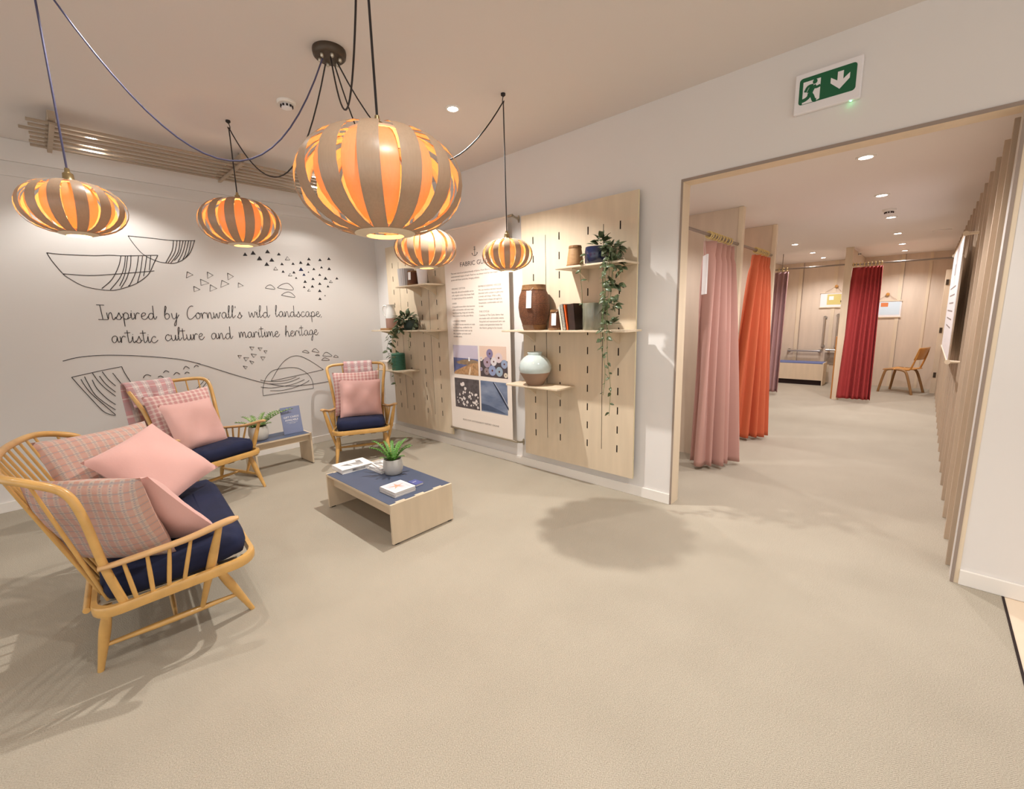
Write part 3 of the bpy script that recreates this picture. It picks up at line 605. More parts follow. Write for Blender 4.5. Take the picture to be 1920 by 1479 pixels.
def peg_panel(y0,y1,cols,grooves,label):
    t=thing('peg_panel',label,'wall panel',(0,0,0))
    holes=[(c-.0055,c+.0055,z-.031,z+.031) for c in cols for z in ROWS]+[(g-.0025,g+.0025,.362,2.21) for g in grooves]
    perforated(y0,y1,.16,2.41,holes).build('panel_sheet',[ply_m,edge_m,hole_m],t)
    b=MB()
    for y in (y0+.06,(y0+y1)/2,y1-.06): b.rng(PXB+.0005,XW-.0005,y-.03,y+.03,.22,2.36)
    b.build('fixing_batten',hole_m,t); return t
peg_panel(1.653,2.82,[1.80,2.094,2.388,2.682],[1.949,2.538],'large pale plywood peg panel with slots beside the fitting room opening')
peg_panel(3.955,5.14,[4.136,4.426,4.715,5.004],[4.281,4.868],'pale plywood peg panel with slots behind the far armchair by the corner')
def wall_shelf(yc,half,zt,depth,brackets,label):
    t=thing('wall_shelf',label,'shelf',(PXF,yc,zt),0,'plywood shelves slotted into the peg panels')
    b=MB(); y0,y1=-half,half; c=.03
    pts=[(0,y0),(-depth+c,y0),(-depth+.004,y0+.01),(-depth,y0+c),(-depth,y1-c),(-depth+.004,y1-.01),(-depth+c,y1),(0,y1)]
    b.prism(pts,lambda x,y:(x-.0006,y,-.015),lambda x,y:(x-.0006,y,0)); b.build('board',edge_m if False else ply_m,t,bevel=.002)
    for by in brackets:
        y=by-yc; pr=[(0,-.0155)]
        pr+= [(-depth*.86,-.0155),(-depth*.86,-.024)]
        for k in range(1,10):
            a=k/9; pr.append((-depth*.86*(1-a)**1.05, -.024-.096*a**1.55))
        b=MB(); b.prism(pr,lambda x,z:(x-.0006,y-.009,z),lambda x,z:(x-.0006,y+.009,z)); b.build('bracket',ply_m,t,bevel=.0015)
        
    return t
SZ1,SZ2,SZ3=1.888,1.385,.890
wall_shelf(1.947,.31,SZ1,.25,[2.094,1.80],'upper shelf of the large peg panel, carrying a pale wicker lantern and a trailing plant')
wall_shelf(2.241,.64,SZ2,.25,[2.682,1.80],'long middle shelf of the large peg panel, carrying wicker baskets and books')
wall_shelf(2.535,.31,SZ3,.25,[2.682,2.388],'low shelf of the large peg panel under the round glazed jar')
wall_shelf(4.281,.31,SZ1,.25,[4.426,4.136],'upper shelf of the corner peg panel, below the half hidden pendant')
wall_shelf(4.57,.64,SZ2,.25,[5.004,4.136],'long shelf of the corner peg panel, carrying a jug and a dark trailing plant')
wall_shelf(4.86,.31,SZ3,.25,[5.004,4.715],'low shelf of the corner peg panel, carrying a green ribbed pot')

def basket(x,y,z,prof,label,m,tagside=None,group=None,tagh=0,tagdir=(-.93,-.36)):
    t=thing('wicker_basket',label,'basket',(x,y,z),0,group)
    n=len(prof)
    wob=lambda a,zz: 1+.012*math.sin(26*a)
    b=MB(); b.lathe([(.001,.002)]+prof+[(prof[-1][0]-.008,prof[-1][1]-.004),(prof[-1][0]-.010,prof[-1][1]-.05),(.001,prof[-1][1]-.06)],72,uv=True,wob=wob); b.build('woven_body',m,t,smooth=50)
    rad=lambda z: next((p[0]+(q[0]-p[0])*(z-p[1])/(q[1]-p[1]) for p,q in zip(prof,prof[1:]) if p[1]<=z<=q[1]),prof[-1][0])
    H=prof[-1][1]
    for (za,zb) in ((.001,.12*H),(.90*H,1.012*H)):
        b=MB(); m_=5; pr=[(rad(za+(zb-za)*k/m_)+.004,za+(zb-za)*k/m_) for k in range(m_+1)]; pr=[(pr[0][0]-.008,za)]+pr+[(pr[-1][0]-.008,zb)]
        b.lathe(pr,72,uv=True,wob=lambda a,q:1+.012*math.sin(18*a+60*q)); b.build('rim_band',wickr_m,t,smooth=50)
    if tagside:
        d=Vector((tagdir[0],tagdir[1],0)).normalized(); s=Vector((-d.y,d.x,0))
        tw,th,tz,tr=tagside
        b=MB(); c=d*tr
        up=Vector((0,0,1))
        rb=max(rad(tz-th),tr)-tr+.008; q=[c+s*tw/2+up*tz+d*.008,c-s*tw/2+up*tz+d*.008,c-s*tw/2+up*(tz-th)+d*rb,c+s*tw/2+up*(tz-th)+d*rb]
        a=[b.vert(p) for p in q]; e=[b.vert(p+d*.0015) for p in q]
        b.face(*a[::-1]); b.face(*e)
        for k in range(4): b.face(a[k],a[(k+1)%4],e[(k+1)%4],e[k])
        pt_=b.build('price_tag',paper_m,t)
        b=MB(); b.tube([c+up*tz,c+s*.02+up*(tz+.012),d*(tr-.02)+s*.03+up*(tz+.03)],.0012,5,smooth=3); b.build('tag_string',cream_m,pt_)
    return t
sx=3.06
basket(sx,2.13,SZ1,[(.066,0),(.068,.012),(.062,.07),(.054,.125),(.046,.163)],'small pale wicker lantern on the upper shelf beside the dark blue pot',wickl_m)
basket(sx-.02,2.555,SZ2,[(.092,0),(.100,.03),(.128,.12),(.138,.20),(.130,.29),(.100,.365),(.098,.385)],'large brown wicker barrel basket with a blank white tag on the long shelf',wick_m,(.046,.145,.335,.118))
basket(sx-.02,2.315,SZ2,[(.062,0),(.064,.02),(.058,.08),(.046,.15),(.042,.168)],'small brown wicker basket with a white tag between big basket and books',wick_m,(.040,.10,.140,.050))
basket(sx-.03,4.345,SZ1,[(.060,0),(.063,.03),(.058,.10),(.052,.16)],'small dark wicker basket with a white tag on the corner panel upper shelf',wick_m,(.034,.085,.145,.054))

def book(name,label,x,y,z,t_,h,d,lean,m,cov=None,group=None):
    """upright book, spine to the room; leans toward +y by lean"""
    o=thing(name,label,'book',(x,y,z),0,group); rot=Matrix.Rotation(lean,3,'X')
    zo=abs(math.sin(lean))*t_/2
    mk=lambda c,dim: MB().box(tuple(rot@Vector(c)+Vector((0,0,zo))),dim,rot)
    b=MB(); b.box(tuple(rot@Vector((d/2-.002,0,h/2))+Vector((0,0,zo))),(d-.006,t_-.004,h-.006),rot); b.build('pages',page_m,o)
    b=MB()
    for c,dim in (((d/2,t_/2-.001,h/2),(d,.002,h)),((d/2,-t_/2+.001,h/2),(d,.002,h)),((0.001,0,h/2),(.002,t_,h))): b.box(tuple(rot@Vector(c)+Vector((0,0,zo))),dim,rot)
    b.build('cover',m,o); return o
bk_dark=mat('dark_book_cover',srgb(52,36,30),.5,var=.3,vscale=20)
bk_or=mat('orange_book_spine',srgb(222,92,34),.5)
bk_gr=mat('grey_book_spine',srgb(150,146,136),.6,var=.4,vscale=40,stretch=(1,1,3))
bk_wh=mat('white_book_spine',srgb(226,214,196),.6)
ln=-.16
book('book','white-spined book leaning on the long shelf, nearest the small basket',3.0,2.222,SZ2,.018,.195,.15,ln,bk_wh,group='books leaning on the long shelf')
book('book','grey speckled book leaning between the white and orange spines',3.0,2.196,SZ2,.030,.212,.15,ln,bk_gr,group='books leaning on the long shelf')
book('book','slim orange-spined book leaning on the long shelf',3.0,2.164,SZ2,.016,.208,.15,ln,bk_or,group='books leaning on the long shelf')
book('book','thick dark book at the end of the leaning row, beside the grey vase',3.0,2.118,SZ2,.066,.210,.15,ln*.6,bk_dark,group='books leaning on the long shelf')
t=thing('vase','tall grey streaked cylinder vase on the long shelf beside the books',"vase",(3.06,1.955,SZ2))
b=MB(); wv=lambda a,z:1+.012*math.sin(9*a)
b.lathe([(.001,0),(.078,0),(.084,.01),(.085,.2),(.083,.212),(.079,.212),(.079,.06),(.001,.05)],56,wob=wv); b.build('vase_body',greyvase_m,t,smooth=40)
t=thing('ceramic_jar','round jar with pale blue glaze over bare clay on the low shelf','jar',(3.04,2.555,SZ3))
prof=[(.001,0),(.068,0),(.075,.008),(.105,.06),(.132,.105),(.1375,.118),(.1435,.135),(.1475,.16),(.143,.19),(.128,.222),(.104,.25),(.077,.268),(.064,.272),(.062,.282),(.068,.296),(.066,.299),(.056,.292),(.054,.27),(.001,.25)]
b=MB(); b.lathe(prof,48)
zs=[.118]
b.mi=[0]*len(b.f)
for i,f in enumerate(b.f):
    z=sum(b.v[k][2] for k in f)/4; a=math.atan2(sum(b.v[k][1] for k in f),sum(b.v[k][0] for k in f))
    b.mi[i]=0 if z<.118 else 1
b.build('jar_body',[terra_m,celadon_m],t,smooth=60)
t=thing('milk_jug','tall jug, white glaze above bare pinkish clay, on a wood slab','jug',(3.05,4.885,SZ2+.024),2.2)
prof=[(.001,0),(.066,0),(.069,.01),(.069,.12),(.066,.15),(.056,.20),(.048,.235),(.048,.262),(.056,.285),(.054,.285),(.045,.262),(.045,.235),(.001,.20)]
b=MB(); b.lathe(prof,40,wob=lambda a,z: 1+(.22*max(0,math.cos(a-math.pi))**6 if z>.27 else 0))
b.mi=[0 if sum(b.v[k][2] for k in f)/4<.118 else 1 for f in b.f]; b.build('jug_body',[jugp_m,jugw_m],t,smooth=50)
b=MB(); b.tube([(.045,0,.265),(.085,0,.275),(.108,0,.245),(.105,0,.195),(.085,0,.155),(.063,0,.14)],[.009,.010,.010,.009,.008,.008],10,smooth=4); b.build('handle',jugw_m,t,smooth=60)
b=MB(); b.rng(-.08,.08,-.10,.10,0,.024); tag(b.build('wood_slab',wood_m,bevel=.004,loc=(3.05,4.93,SZ2)),'brown wooden slab lying under the white jug','wood slab')
t=thing('ceramic_pot','grey fluted pot left of the small dark wicker basket on the corner panel','pot',(3.06,4.52,SZ1))
b=MB(); b.lathe([(.001,0),(.085,0),(.095,.2),(.088,.2),(.08,.03),(.001,.03)],96,wob=lambda a,z:1+.018*math.cos(24*a)); b.build('fluted_body',flut_m,t,smooth=60)
t=thing('ceramic_pot','plain white tapered pot right of the small dark wicker basket','pot',(3.06,4.205,SZ1))
b=MB(); b.lathe([(.001,0),(.046,0),(.05,.005),(.062,.172),(.056,.172),(.045,.02),(.001,.02)],40); b.build('pot_body',signw_m,t,smooth=50)
t=thing('ribbed_pot','green ribbed cylinder pot with a lid on the low corner shelf','pot',(3.055,4.80,SZ3))
b=MB(); pr=[(.001,0),(.078,0)]
for k in range(13): pr+=[(.086,.004+.0155*k),(.086,.012+.0155*k),(.080,.0155+.0155*k)]
pr+=[(.078,.208),(.02,.214),(.001,.214)]; b.lathe(pr,40); b.build('pot_body',greenpot_m,t,smooth=30)
b=MB(); b.lathe([(.001,.226),(.010,.226),(.012,.213)],16); b.build('lid_knob',greenpot_m,t,smooth=50)
t=thing('storage_box','cream box standing behind the far armchair on the low corner shelf','box',(3.06,5.03,SZ3))
b=MB(); b.rng(-.08,.08,-.09,.09,0,.085); b.build('box_body',cream_m,t,bevel=.003)
b=MB(); b.rng(-.083,.083,-.093,.093,.0855,.105); b.build('box_lid',cream_m,t,bevel=.003)

# ------------------------------------------------------------------ plants
PR=random.Random(11)
def leaf(b,p,d,n,L,W,droop=.2,m=5):
    """pointed leaf from p along d with normal n"""
    d=Vector(d).normalized(); n=Vector(n); n=(n-d*n.dot(d)); n=n.normalized() if n.length>1e-4 else Vector((0,0,1)); s=d.cross(n)
    L_=[];Cn=[];Rr=[]
    for i in range(m):
        t=i/(m-1); w=W*math.sin(math.pi*min(1,t*.92+.06))**.8*(1-.25*t); c=Vector(p)+d*L*t-n*droop*L*t*t
        L_.append(b.vert(c+s*w/2+n*w*.12)); Cn.append(b.vert(c)); Rr.append(b.vert(c-s*w/2+n*w*.12))
    for i in range(m-1):
        b.face(L_[i],Cn[i],Cn[i+1],L_[i+1]); b.face(Cn[i],Rr[i],Rr[i+1],Cn[i+1])
def vine(bl,bs,path,nleaf,L,W,rnd,r=.0016):
    pts,_=catmull([Vector(p) for p in path],[1]*len(path),6); bs.tube(pts,r,5)
    for k in range(nleaf):
        i=int((k+.5)/nleaf*(len(pts)-1)); p=pts[i]
        a=rnd.uniform(0,6.28); d=Vector((math.cos(a)*.8-.25,math.sin(a),rnd.uniform(-.7,.15)))
        sc_=rnd.uniform(.65,1.15)*(1 if k<nleaf*.7 else .7)
        leaf(bl,p,d,(-.6+rnd.uniform(-.5,.5),rnd.uniform(-.7,.5),rnd.uniform(.2,1)),L*sc_,W*sc_,rnd.uniform(0,.5))
def clump(bl,c,R,n,L,W,rnd,zs=1):
    for k in range(n):
        a=rnd.uniform(0,6.28); e=rnd.uniform(-.3,1.3); d=Vector((math.cos(a)*math.cos(e),math.sin(a)*math.cos(e),math.sin(e)*zs))
        p=Vector(c)+d*R*rnd.uniform(.4,1); q=rnd.uniform(.7,1.2)
        leaf(bl,p,d+Vector((rnd.uniform(-.6,.6),rnd.uniform(-.6,.6),rnd.uniform(-.6,.3))),(rnd.uniform(-1,.2),rnd.uniform(-.6,.6),1),L*q,W*q,rnd.uniform(.1,.5))
# trailing plant in the dark blue pot
t=thing('trailing_plant','dark blue glazed pot with a long trailing green vine on the upper shelf','potted plant',(3.06,1.93,SZ1))
b=MB(); b.lathe([(.001,0),(.075,0),(.088,.015),(.09,.10),(.084,.132),(.078,.132),(.078,.10),(.001,.09)],40); po_=b.build('pot',cobalt_m,t,smooth=50)
b=MB(); b.lathe([(.001,.118),(.077,.112)],24); b.build('soil',soil_m,po_)
bl=MB(); bs=MB(); rv=random.Random(5)
clump(bl,(.0,-.05,.135),.075,26,.060,.042,rv)
clump(bl,(-.05,-.17,.09),.07,34,.068,.047,rv,.6)
clump(bl,(-.09,-.215,-.03),.06,28,.066,.045,rv)
clump(bl,(-.11,-.22,-.17),.05,20,.062,.042,rv)
clump(bl,(-.12,-.20,-.33),.055,24,.060,.041,rv)
clump(bl,(-.12,-.21,-.46),.045,16,.055,.038,rv)
for k,(dy,ln_,bx) in enumerate([(-.19,.95,-.10),(-.225,.62,-.12),(-.24,.50,-.08),(-.205,1.12,-.05),(-.17,.55,-.06)]):
    pth=[(-.02,-.06,.12),(-.06,dy*.7,.10),(bx-.10,dy,-.03)]
    for q in range(1,6): pth.append((bx-.11+rv.uniform(-.02,.02),dy+rv.uniform(-.035,.035),-.03-ln_*q/5))
    vine(bl,bs,pth,int(24*ln_),.056,.036,rv)
vine(bl,bs,[(-.03,.02,.12),(-.10,.04,.06),(-.17,.035,-.05),(-.17,.02,-.2),(-.165,.02,-.33)],7,.05,.028,rv)
bl.build('vine_leaves',leafd_m,t,smooth=60,solid=.0006); bs.build('vine_stem',stem_m,t,smooth=60)
# dark plant on the corner shelf
t=thing('trailing_plant','dark planter with bushy dark trailing leaves on the corner panel long shelf','potted plant',(3.05,4.47,SZ2))
b=MB(); b.lathe([(.001,0),(.07,0),(.085,.02),(.088,.10),(.082,.115),(.076,.115),(.074,.09),(.001,.085)],32); b.build('pot',dkpot_m,t,smooth=50)
bl=MB(); bs=MB(); rv=random.Random(8)
clump(bl,(-.03,.05,.10),.11,80,.075,.045,rv,.8)
clump(bl,(-.07,.08,.02),.08,34,.075,.045,rv,.8)
for (dy,ln_,n) in [(.16,.38,12),(.11,.62,12),(.05,.42,10),(.13,.30,9)]:
    pth=[(-.03,.05,.10),(-.12,dy*.8,.06),(-.215,dy,-.04)]+[(-.22+rv.uniform(-.015,.015),dy+rv.uniform(-.04,.03),-.04-ln_*q/4) for q in range(1,5)]
    vine(bl,bs,pth,n,.07,.042,rv)
vine(bl,bs,[(-.02,-.03,.1),(-.05,-.16,.14),(-.10,-.24,.10),(-.17,-.27,.02),(-.23,-.28,-.08),(-.235,-.28,-.22)],9,.07,.04,rv)
bl.build('vine_leaves',leafd_m,t,smooth=60,solid=.0006); bs.build('vine_stem',stem_m,t,smooth=60)
def frond(bl,bs,p,az,L,lift,nl,lw,rnd,twist=0):
    d=Vector((math.cos(az),math.sin(az),0)); pts=[]
    for i in range(9):
        t=i/8; pts.append(Vector(p)+d*L*(t*.75)*(1+.2*t)+Vector((0,0,1))*(lift*L*(t-.45*t*t)))
    bs.tube(pts,.0022,5)
    m=nl*2+1; fine,_=catmull(pts,[1]*9,6); rows=[]; off=rnd.uniform(0,1)
    for k in range(m):
        t=k/(m-1); i=min(len(fine)-2,int(t*(len(fine)-1))); q=fine[i]; tg=(fine[i+1]-q).normalized(); sd=tg.cross(Vector((0,0,1))).normalized(); up=sd.cross(tg)
        w=lw*(math.sin(math.pi*min(1,.10+.86*t))**.6)
        wl=w*(1.0 if k%2 else .55); wr=w*(.55 if k%2 else 1.0); zz=.22*lw*(1 if k%2 else -1)
        q=q+sd*.12*lw*(1 if k%2 else -1)
        rows.append([bl.vert(q+sd*wl+up*(.35*wl+zz)),bl.vert(q+sd*wl*.5+up*(.08*wl+zz*.4)),bl.vert(q),bl.vert(q-sd*wr*.5+up*(.08*wr-zz*.4)),bl.vert(q-sd*wr+up*(.35*wr-zz))])
    for A,B in zip(rows,rows[1:]):
        for j in range(4): bl.face(A[j],A[j+1],B[j+1],B[j])
def fern(name,label,x,y,z,r,h,specs,lm,lw,seed):
    t=thing(name,label,'potted plant',(x,y,z)); rnd=random.Random(seed)
    b=MB(); b.lathe([(.001,0),(r*.72,0),(r*.84,h*.05),(r,h*.42),(r*.98,h*.75),(r*.90,h),(r*.84,h),(r*.9,h*.7),(.001,h*.68)],44); po_=b.build('pot',pot_m,t,smooth=50)
    b=MB(); b.lathe([(.001,h*.86),(r*.86,h*.84)],24); b.build('soil',soil_m,po_)
    bl=MB(); bs=MB()
    for (az,L,lift,n) in specs: frond(bl,bs,(.25*r*math.cos(az),.25*r*math.sin(az),h*.86),az,L,lift,n,lw,rnd)
    bl.build('fronds',lm,t,smooth=60,solid=.0008); bs.build('frond_stem',stem_m,t,smooth=60); return t
# ================================================================== beech spindle-back seats
def wpos(t,f,l,z):
    a=t.rotation_euler.z; return Vector((t.location.x+f*math.cos(a)-l*math.sin(a), t.location.y+f*math.sin(a)+l*math.cos(a), t.location.z+z))
def interp(path,fn):
    """point of a polyline where fn changes sign"""
    for i in range(len(path)-1):
        a,b=fn(path[i]),fn(path[i+1])
        if a*b<=0 and a!=b: return path[i].lerp(path[i+1],a/(a-b))
    return path[-1]
def spindle(b,p,q,r0,r1,bulge=1.25):
    p=Vector(p);q=Vector(q); pts=[p.lerp(q,k/6) for k in range(7)]; rs=[r0*(1+(bulge-1)*math.sin(math.pi*k/6))*(1-k/6)+r1*(1+(bulge-1)*math.sin(math.pi*k/6))*k/6 for k in range(7)]
    b.tube(pts,rs,10)
def seat(name,label,cat,loc,az,half,hoop,nsp,arm_l,arm_z,arm_tip_f,legl,front_top,foot,group,padlabel):
    t=thing(name,label,cat,(loc[0],loc[1],0),R_(az),group)
    railz=lambda f: .335+.06*(f+.02)
    # bent seat frame, a rounded rectangle
    pts=[]; rr=.09; hf,hb=.315,-.275
    hwf,hwb=half,half-.03 if half<.5 else half
    for (cx,cy,a0) in ((hf-rr,hwf-rr,0),(hb+rr,hwb-rr,90),(hb+rr,-hwb+rr,180),(hf-rr,-hwf+rr,270)):
        for k in range(6):
            a=R_(a0+18*k); x=cx+rr*math.cos(a); y=cy+rr*math.sin(a)
            bow=.025*(1-(y/half)**2) if cx>0 and x>hf-rr*.7 else 0
            pts.append((x+bow,y))
    b=MB(); n=len(pts); rings=[]
    ctr=Vector((.02,0,0))
    for (x,y) in pts:
        d=Vector((x-.02,y/max(1,half/.3)*1,0)).normalized(); z=railz(x); ring=[]
        for (o,zz) in ((-.015,-.022),(.012,-.022),(.016,-.012),(.016,.014),(.012,.022),(-.012,.022),(-.015,.018)):
            ring.append(b.vert((x+d.x*o,y+d.y*o,z+zz)))
        rings.append(ring)
    for i in range(n):
        A,B=rings[i],rings[(i+1)%n]
        for k in range(7): b.face(A[k],A[(k+1)%7],B[(k+1)%7],B[k])
    b.build('seat_frame',beech_m,t,smooth=45)
    b=MB()
    for k in range(5): y=-half*.8+half*1.6*k/4; b.rng(hb,hf,y-.025,y+.025,.318,.322)
    b.build('seat_webbing',webbing_m,t)
    if half>.5:
        b=MB(); b.tube([(-.30,-half*.86,.322),(-.30,half*.86,.322)],.013,10); b.build('rear_rail',beech_m,t,smooth=40)
    # legs: turned, fat in the middle
    fl,bl_=legl
    for sx in (-1,1):
        for (tp,ft) in (((front_top[0],sx*front_top[1],railz(.2)-.01),(foot,sx*fl,0)),((-.235,sx*(bl_+.02),railz(-.23)-.01),(-foot,sx*bl_,0))):
            p,q=Vector(tp),Vector(ft); b=MB()
            b.tube([p.lerp(q,k/8) for k in range(9)],[.015,.017,.020,.022,.021,.019,.0165,.014,.012],12); b.build('leg',beech_m,t,smooth=50)
        F=Vector((front_top[0],sx*front_top[1],.32)).lerp(Vector((foot,sx*fl,0)),.62); B=Vector((-.235,sx*(bl_+.02),.31)).lerp(Vector((-foot,sx*bl_,0)),.62)
        b=MB(); b.tube([F.lerp(B,k/8) for k in range(9)],[.009,.011,.013,.015,.0155,.015,.013,.011,.009],10); b.build('side_stretcher',beech_m,t,smooth=50)
        if sx==-1: F0,B0=F,B
    m0=F0.lerp(B0,.5); b=MB(); b.tube([(m0.x,m0.y*(1-2*k/6),m0.z) for k in range(7)],[.009,.012,.014,.0145,.014,.012,.009],10); b.build('cross_stretcher',beech_m,t,smooth=50)
    # hoop back
    H=[Vector((f,l,z)) for f,l,z in hoop]; full=H+[Vector((p.x,-p.y,p.z)) for p in H[-2::-1]]
    fine,_=catmull(full,[1]*len(full),6)
    b=MB(); b.tube(fine,.0165,12); b.build('back_hoop',beech_m,t,smooth=60)
    hb_=[p for p in fine if p.z>.5]
    for k in range(nsp):
        u=-1+2*(k+.5)/nsp; lb=u*(half*.80 if half<.5 else half*.90); lt=u*abs(full[len(H)//2].y)*.99 if half<.5 else u*.58
        top=interp(hb_,lambda p: p.y-lt)
        fb=-.262+.05*abs(u)**6
        b=MB(); spindle(b,(fb,lb,railz(fb)+.01),tuple(top),.0075,.0060,1.25); b.build('back_spindle',beech_m,t,smooth=60)
    # arms
    for s in (-1,1):
        post=interp([p for p in fine if p.y*s>0][::(1 if s<0 else -1)],lambda p: p.z-arm_z[0])
        A=[post+Vector((-.02,s*.012,0)),post+Vector((.06,s*.016,.004)),Vector((post.x*.4+arm_tip_f*.6,s*(abs(post.y)*.45+arm_l*.55),arm_z[0]*.5+arm_z[1]*.5-.008)),Vector((arm_tip_f-.05,s*arm_l*.985,arm_z[1]-.012)),Vector((arm_tip_f,s*arm_l,arm_z[1])),Vector((arm_tip_f+.03,s*arm_l*1.01,arm_z[1]+.004))]
        pts,rs=catmull(A,[.018,.021,.024,.027,.026,.012],6)
        b=MB(); b.tube(pts,rs,12,squash=.55); b.build('armrest',arm_m,t,smooth=60)
        # front arm post down to the side stretcher
        mid=F0.lerp(B0,.30); mid=Vector((mid.x,s*abs(mid.y),mid.z)); tp=Vector((arm_tip_f-.045,s*arm_l*.985,arm_z[1]-.012))
        
        b=MB(); b.tube([tp.lerp(mid,k/8) for k in range(9)],[.013,.016,.019,.021,.021,.018,.015,.013,.011],12); ap=b.build('arm_post',beech_m,t,smooth=50)
        b=MB(); k=.52; pp=tp.lerp(mid,k); b.tube([pp+Vector((0,s*.012,0)),pp+Vector((0,s*.024,0))],.009,10); b.build('peg',beech_m,ap,smooth=40)
        for k in range(4):
            ft=-.155+.078*k; fb=-.135+.056*k; top=interp(pts,lambda p: p.x-ft)
            b=MB(); spindle(b,(fb,s*(half-.004),railz(fb)+.012),tuple(top-Vector((0,0,.006))),.0085,.0070,1.15); b.build('arm_spindle',beech_m,t,smooth=60)
    # loose navy seat pad
    b=MB(); po=[]
    hx,hy=.285,half-.035; N=44
    def ring(sc_,z,fx=0):
        out=[]
        for k in range(N):
            a=2*math.pi*k/N; c,s=math.cos(a),math.sin(a); e=.30 if half<.5 else .22
            x=.03+hx*sc_[0]*abs(c)**e*(1 if c>0 else -1); y=hy*sc_[1]*abs(s)**e*(1 if s>0 else -1)
            out.append(b.vert((x,y,z+.06*x+.004*math.sin(9*a))))
        return out
    prof=[((.90,.95),.350),((.97,.985),.362),((1.0,1.0),.395),((.985,.992),.430),((.93,.965),.452),((.80,.90),.463),((.5,.6),.468)]
    rings=[ring(s_,z) for s_,z in prof]
    for A,B in zip(rings,rings[1:]):
        for k in range(N): b.face(A[k],A[(k+1)%N],B[(k+1)%N],B[k])
    b.face(*rings[-1]); b.face(*rings[0][::-1])
    o=b.build('seat_pad',navy_m,t,smooth=60); o['label']=padlabel
    return t
SOFA=seat('spindle_back_sofa','two-seat golden beech spindle-back sofa with navy seat in the left foreground','sofa',(.33,2.98),-5.5,.61,
  [(-.175,-.595,.33),(-.215,-.60,.52),(-.25,-.595,.76),(-.29,-.58,.865),(-.38,-.54,.915),(-.46,-.46,.938),(-.505,-.23,.948),(-.52,0,.95)],14,.675,(.525,.605),.235,(.459,.479),(.155,.50),.30,None,'long navy velvet seat pad')
AH=[(-.175,-.245,.33),(-.215,-.258,.52),(-.30,-.288,.78),(-.375,-.315,.915),(-.425,-.315,.975),(-.455,-.26,1.0),(-.47,-.13,1.005),(-.475,0,1.005)]
CH1=seat('spindle_back_armchair','beech spindle-back armchair beside the sofa, check throw over its left corner','armchair',(.905,4.585),-72,.285,AH,6,.365,(.53,.61),.26,(.28,.25),(.18,.235),.30,'spindle-back armchairs','navy velvet seat pad')
CH2=seat('spindle_back_armchair','beech spindle-back armchair by the corner peg panel, check throw over the middle of its back','armchair',(2.35,4.535),-117,.285,AH,6,.365,(.53,.61),.26,(.28,.25),(.18,.235),.30,'spindle-back armchairs','navy velvet seat pad')

# ------------------------------------------------------------------ cushions and throws
def pillow(label,m,t,f,l,z,w,h,th,lean,yaw=0,spin=0,seed=0,uvs=(1,1),group=None):
    """square cushion centred at chair-local (f,l,z); its face looks along +f, leaned back by lean, turned by yaw, spun in its own plane"""
    rnd=random.Random(seed); b=MB(); n=22
    ph=[rnd.uniform(0,6.28) for _ in range(8)]
    def pt(side):
        def fn(u,v):
            x=2*u-1;y=2*v-1
            ed=(1-abs(x)**3.4)*(1-abs(y)**3.4); d=max(0,ed)**.6
            pin=1+.012*(abs(x)*abs(y))**2-.05*(1-abs(y)**2)*abs(x)**4*.9
            pin2=1+.012*(abs(x)*abs(y))**2-.05*(1-abs(x)**2)*abs(y)**4*.9
            wr=.011*math.sin(3.2*x+2.3*y+ph[0])*d+.004*math.sin(7*x-4*y+ph[1])*d+.0015*math.sin(19*y+4*x+ph[2])*d*abs(x)
            return (side*(th*.5*d)+wr, x*w/2*pin, y*h/2*pin2)
        return fn
    for s in (1,-1): b.grid(pt(s),n,n,uvs=uvs)
    o=b.build('scatter_cushion',m,smooth=80)
    me=o.data; bm=bmesh.new(); bm.from_mesh(me); bmesh.ops.remove_doubles(bm,verts=bm.verts,dist=.0005); bmesh.ops.recalc_face_normals(bm,faces=bm.faces); bm.to_mesh(me); bm.free()
    me.set_sharp_from_angle(angle=R_(50))
    a=t.rotation_euler.z
    mw=Matrix.Translation(wpos(t,f,l,z)) @ Matrix.Rotation(a+R_(yaw),4,'Z') @ Matrix.Rotation(R_(-lean),4,'Y') @ Matrix.Rotation(R_(spin),4,'X')
    o.matrix_world=mw
    return tag(o,label,'cushion',group)
G='scatter cushions on the beech seats'
pillow('peach check cushion at the near end of the sofa, behind the spindles',plaid_m,SOFA,-.205,-.425,.668,.48,.46,.14,20,52,2,1,group=G)
pillow('peach check cushion at the far end of the sofa, against the hoop back',plaid_m,SOFA,-.17,.42,.69,.55,.50,.15,32,-60,-1,2,group=G)
pillow('plain pink cushion lying low at the near end of the sofa',pink_m,SOFA,-.06,-.35,.635,.46,.44,.13,33,47,-13,3,group=G)
pillow('large plain pink cushion standing on its corner in the middle of the sofa',pink_m,SOFA,.02,.27,.695,.46,.46,.14,45,-60,19,4,group=G)
pillow('rose check cushion behind the pink one on the draped armchair beside the sofa',plaid2_m,CH1,-.175,-.05,.70,.50,.48,.13,18,-8,3,5,group=G)
pillow('plain pink cushion on the armchair beside the sofa',pink_m,CH1,-.02,-.06,.655,.47,.43,.14,23,12,-2,6,group=G)
pillow('rose check cushion behind the pink one on the armchair by the corner panel',plaid2_m,CH2,-.165,-.01,.70,.50,.49,.13,17,0,0,7,group=G)
pillow('plain pink cushion on the armchair by the corner panel',pink_m,CH2,-.015,.02,.66,.44,.42,.14,22,0,-2,8,group=G)
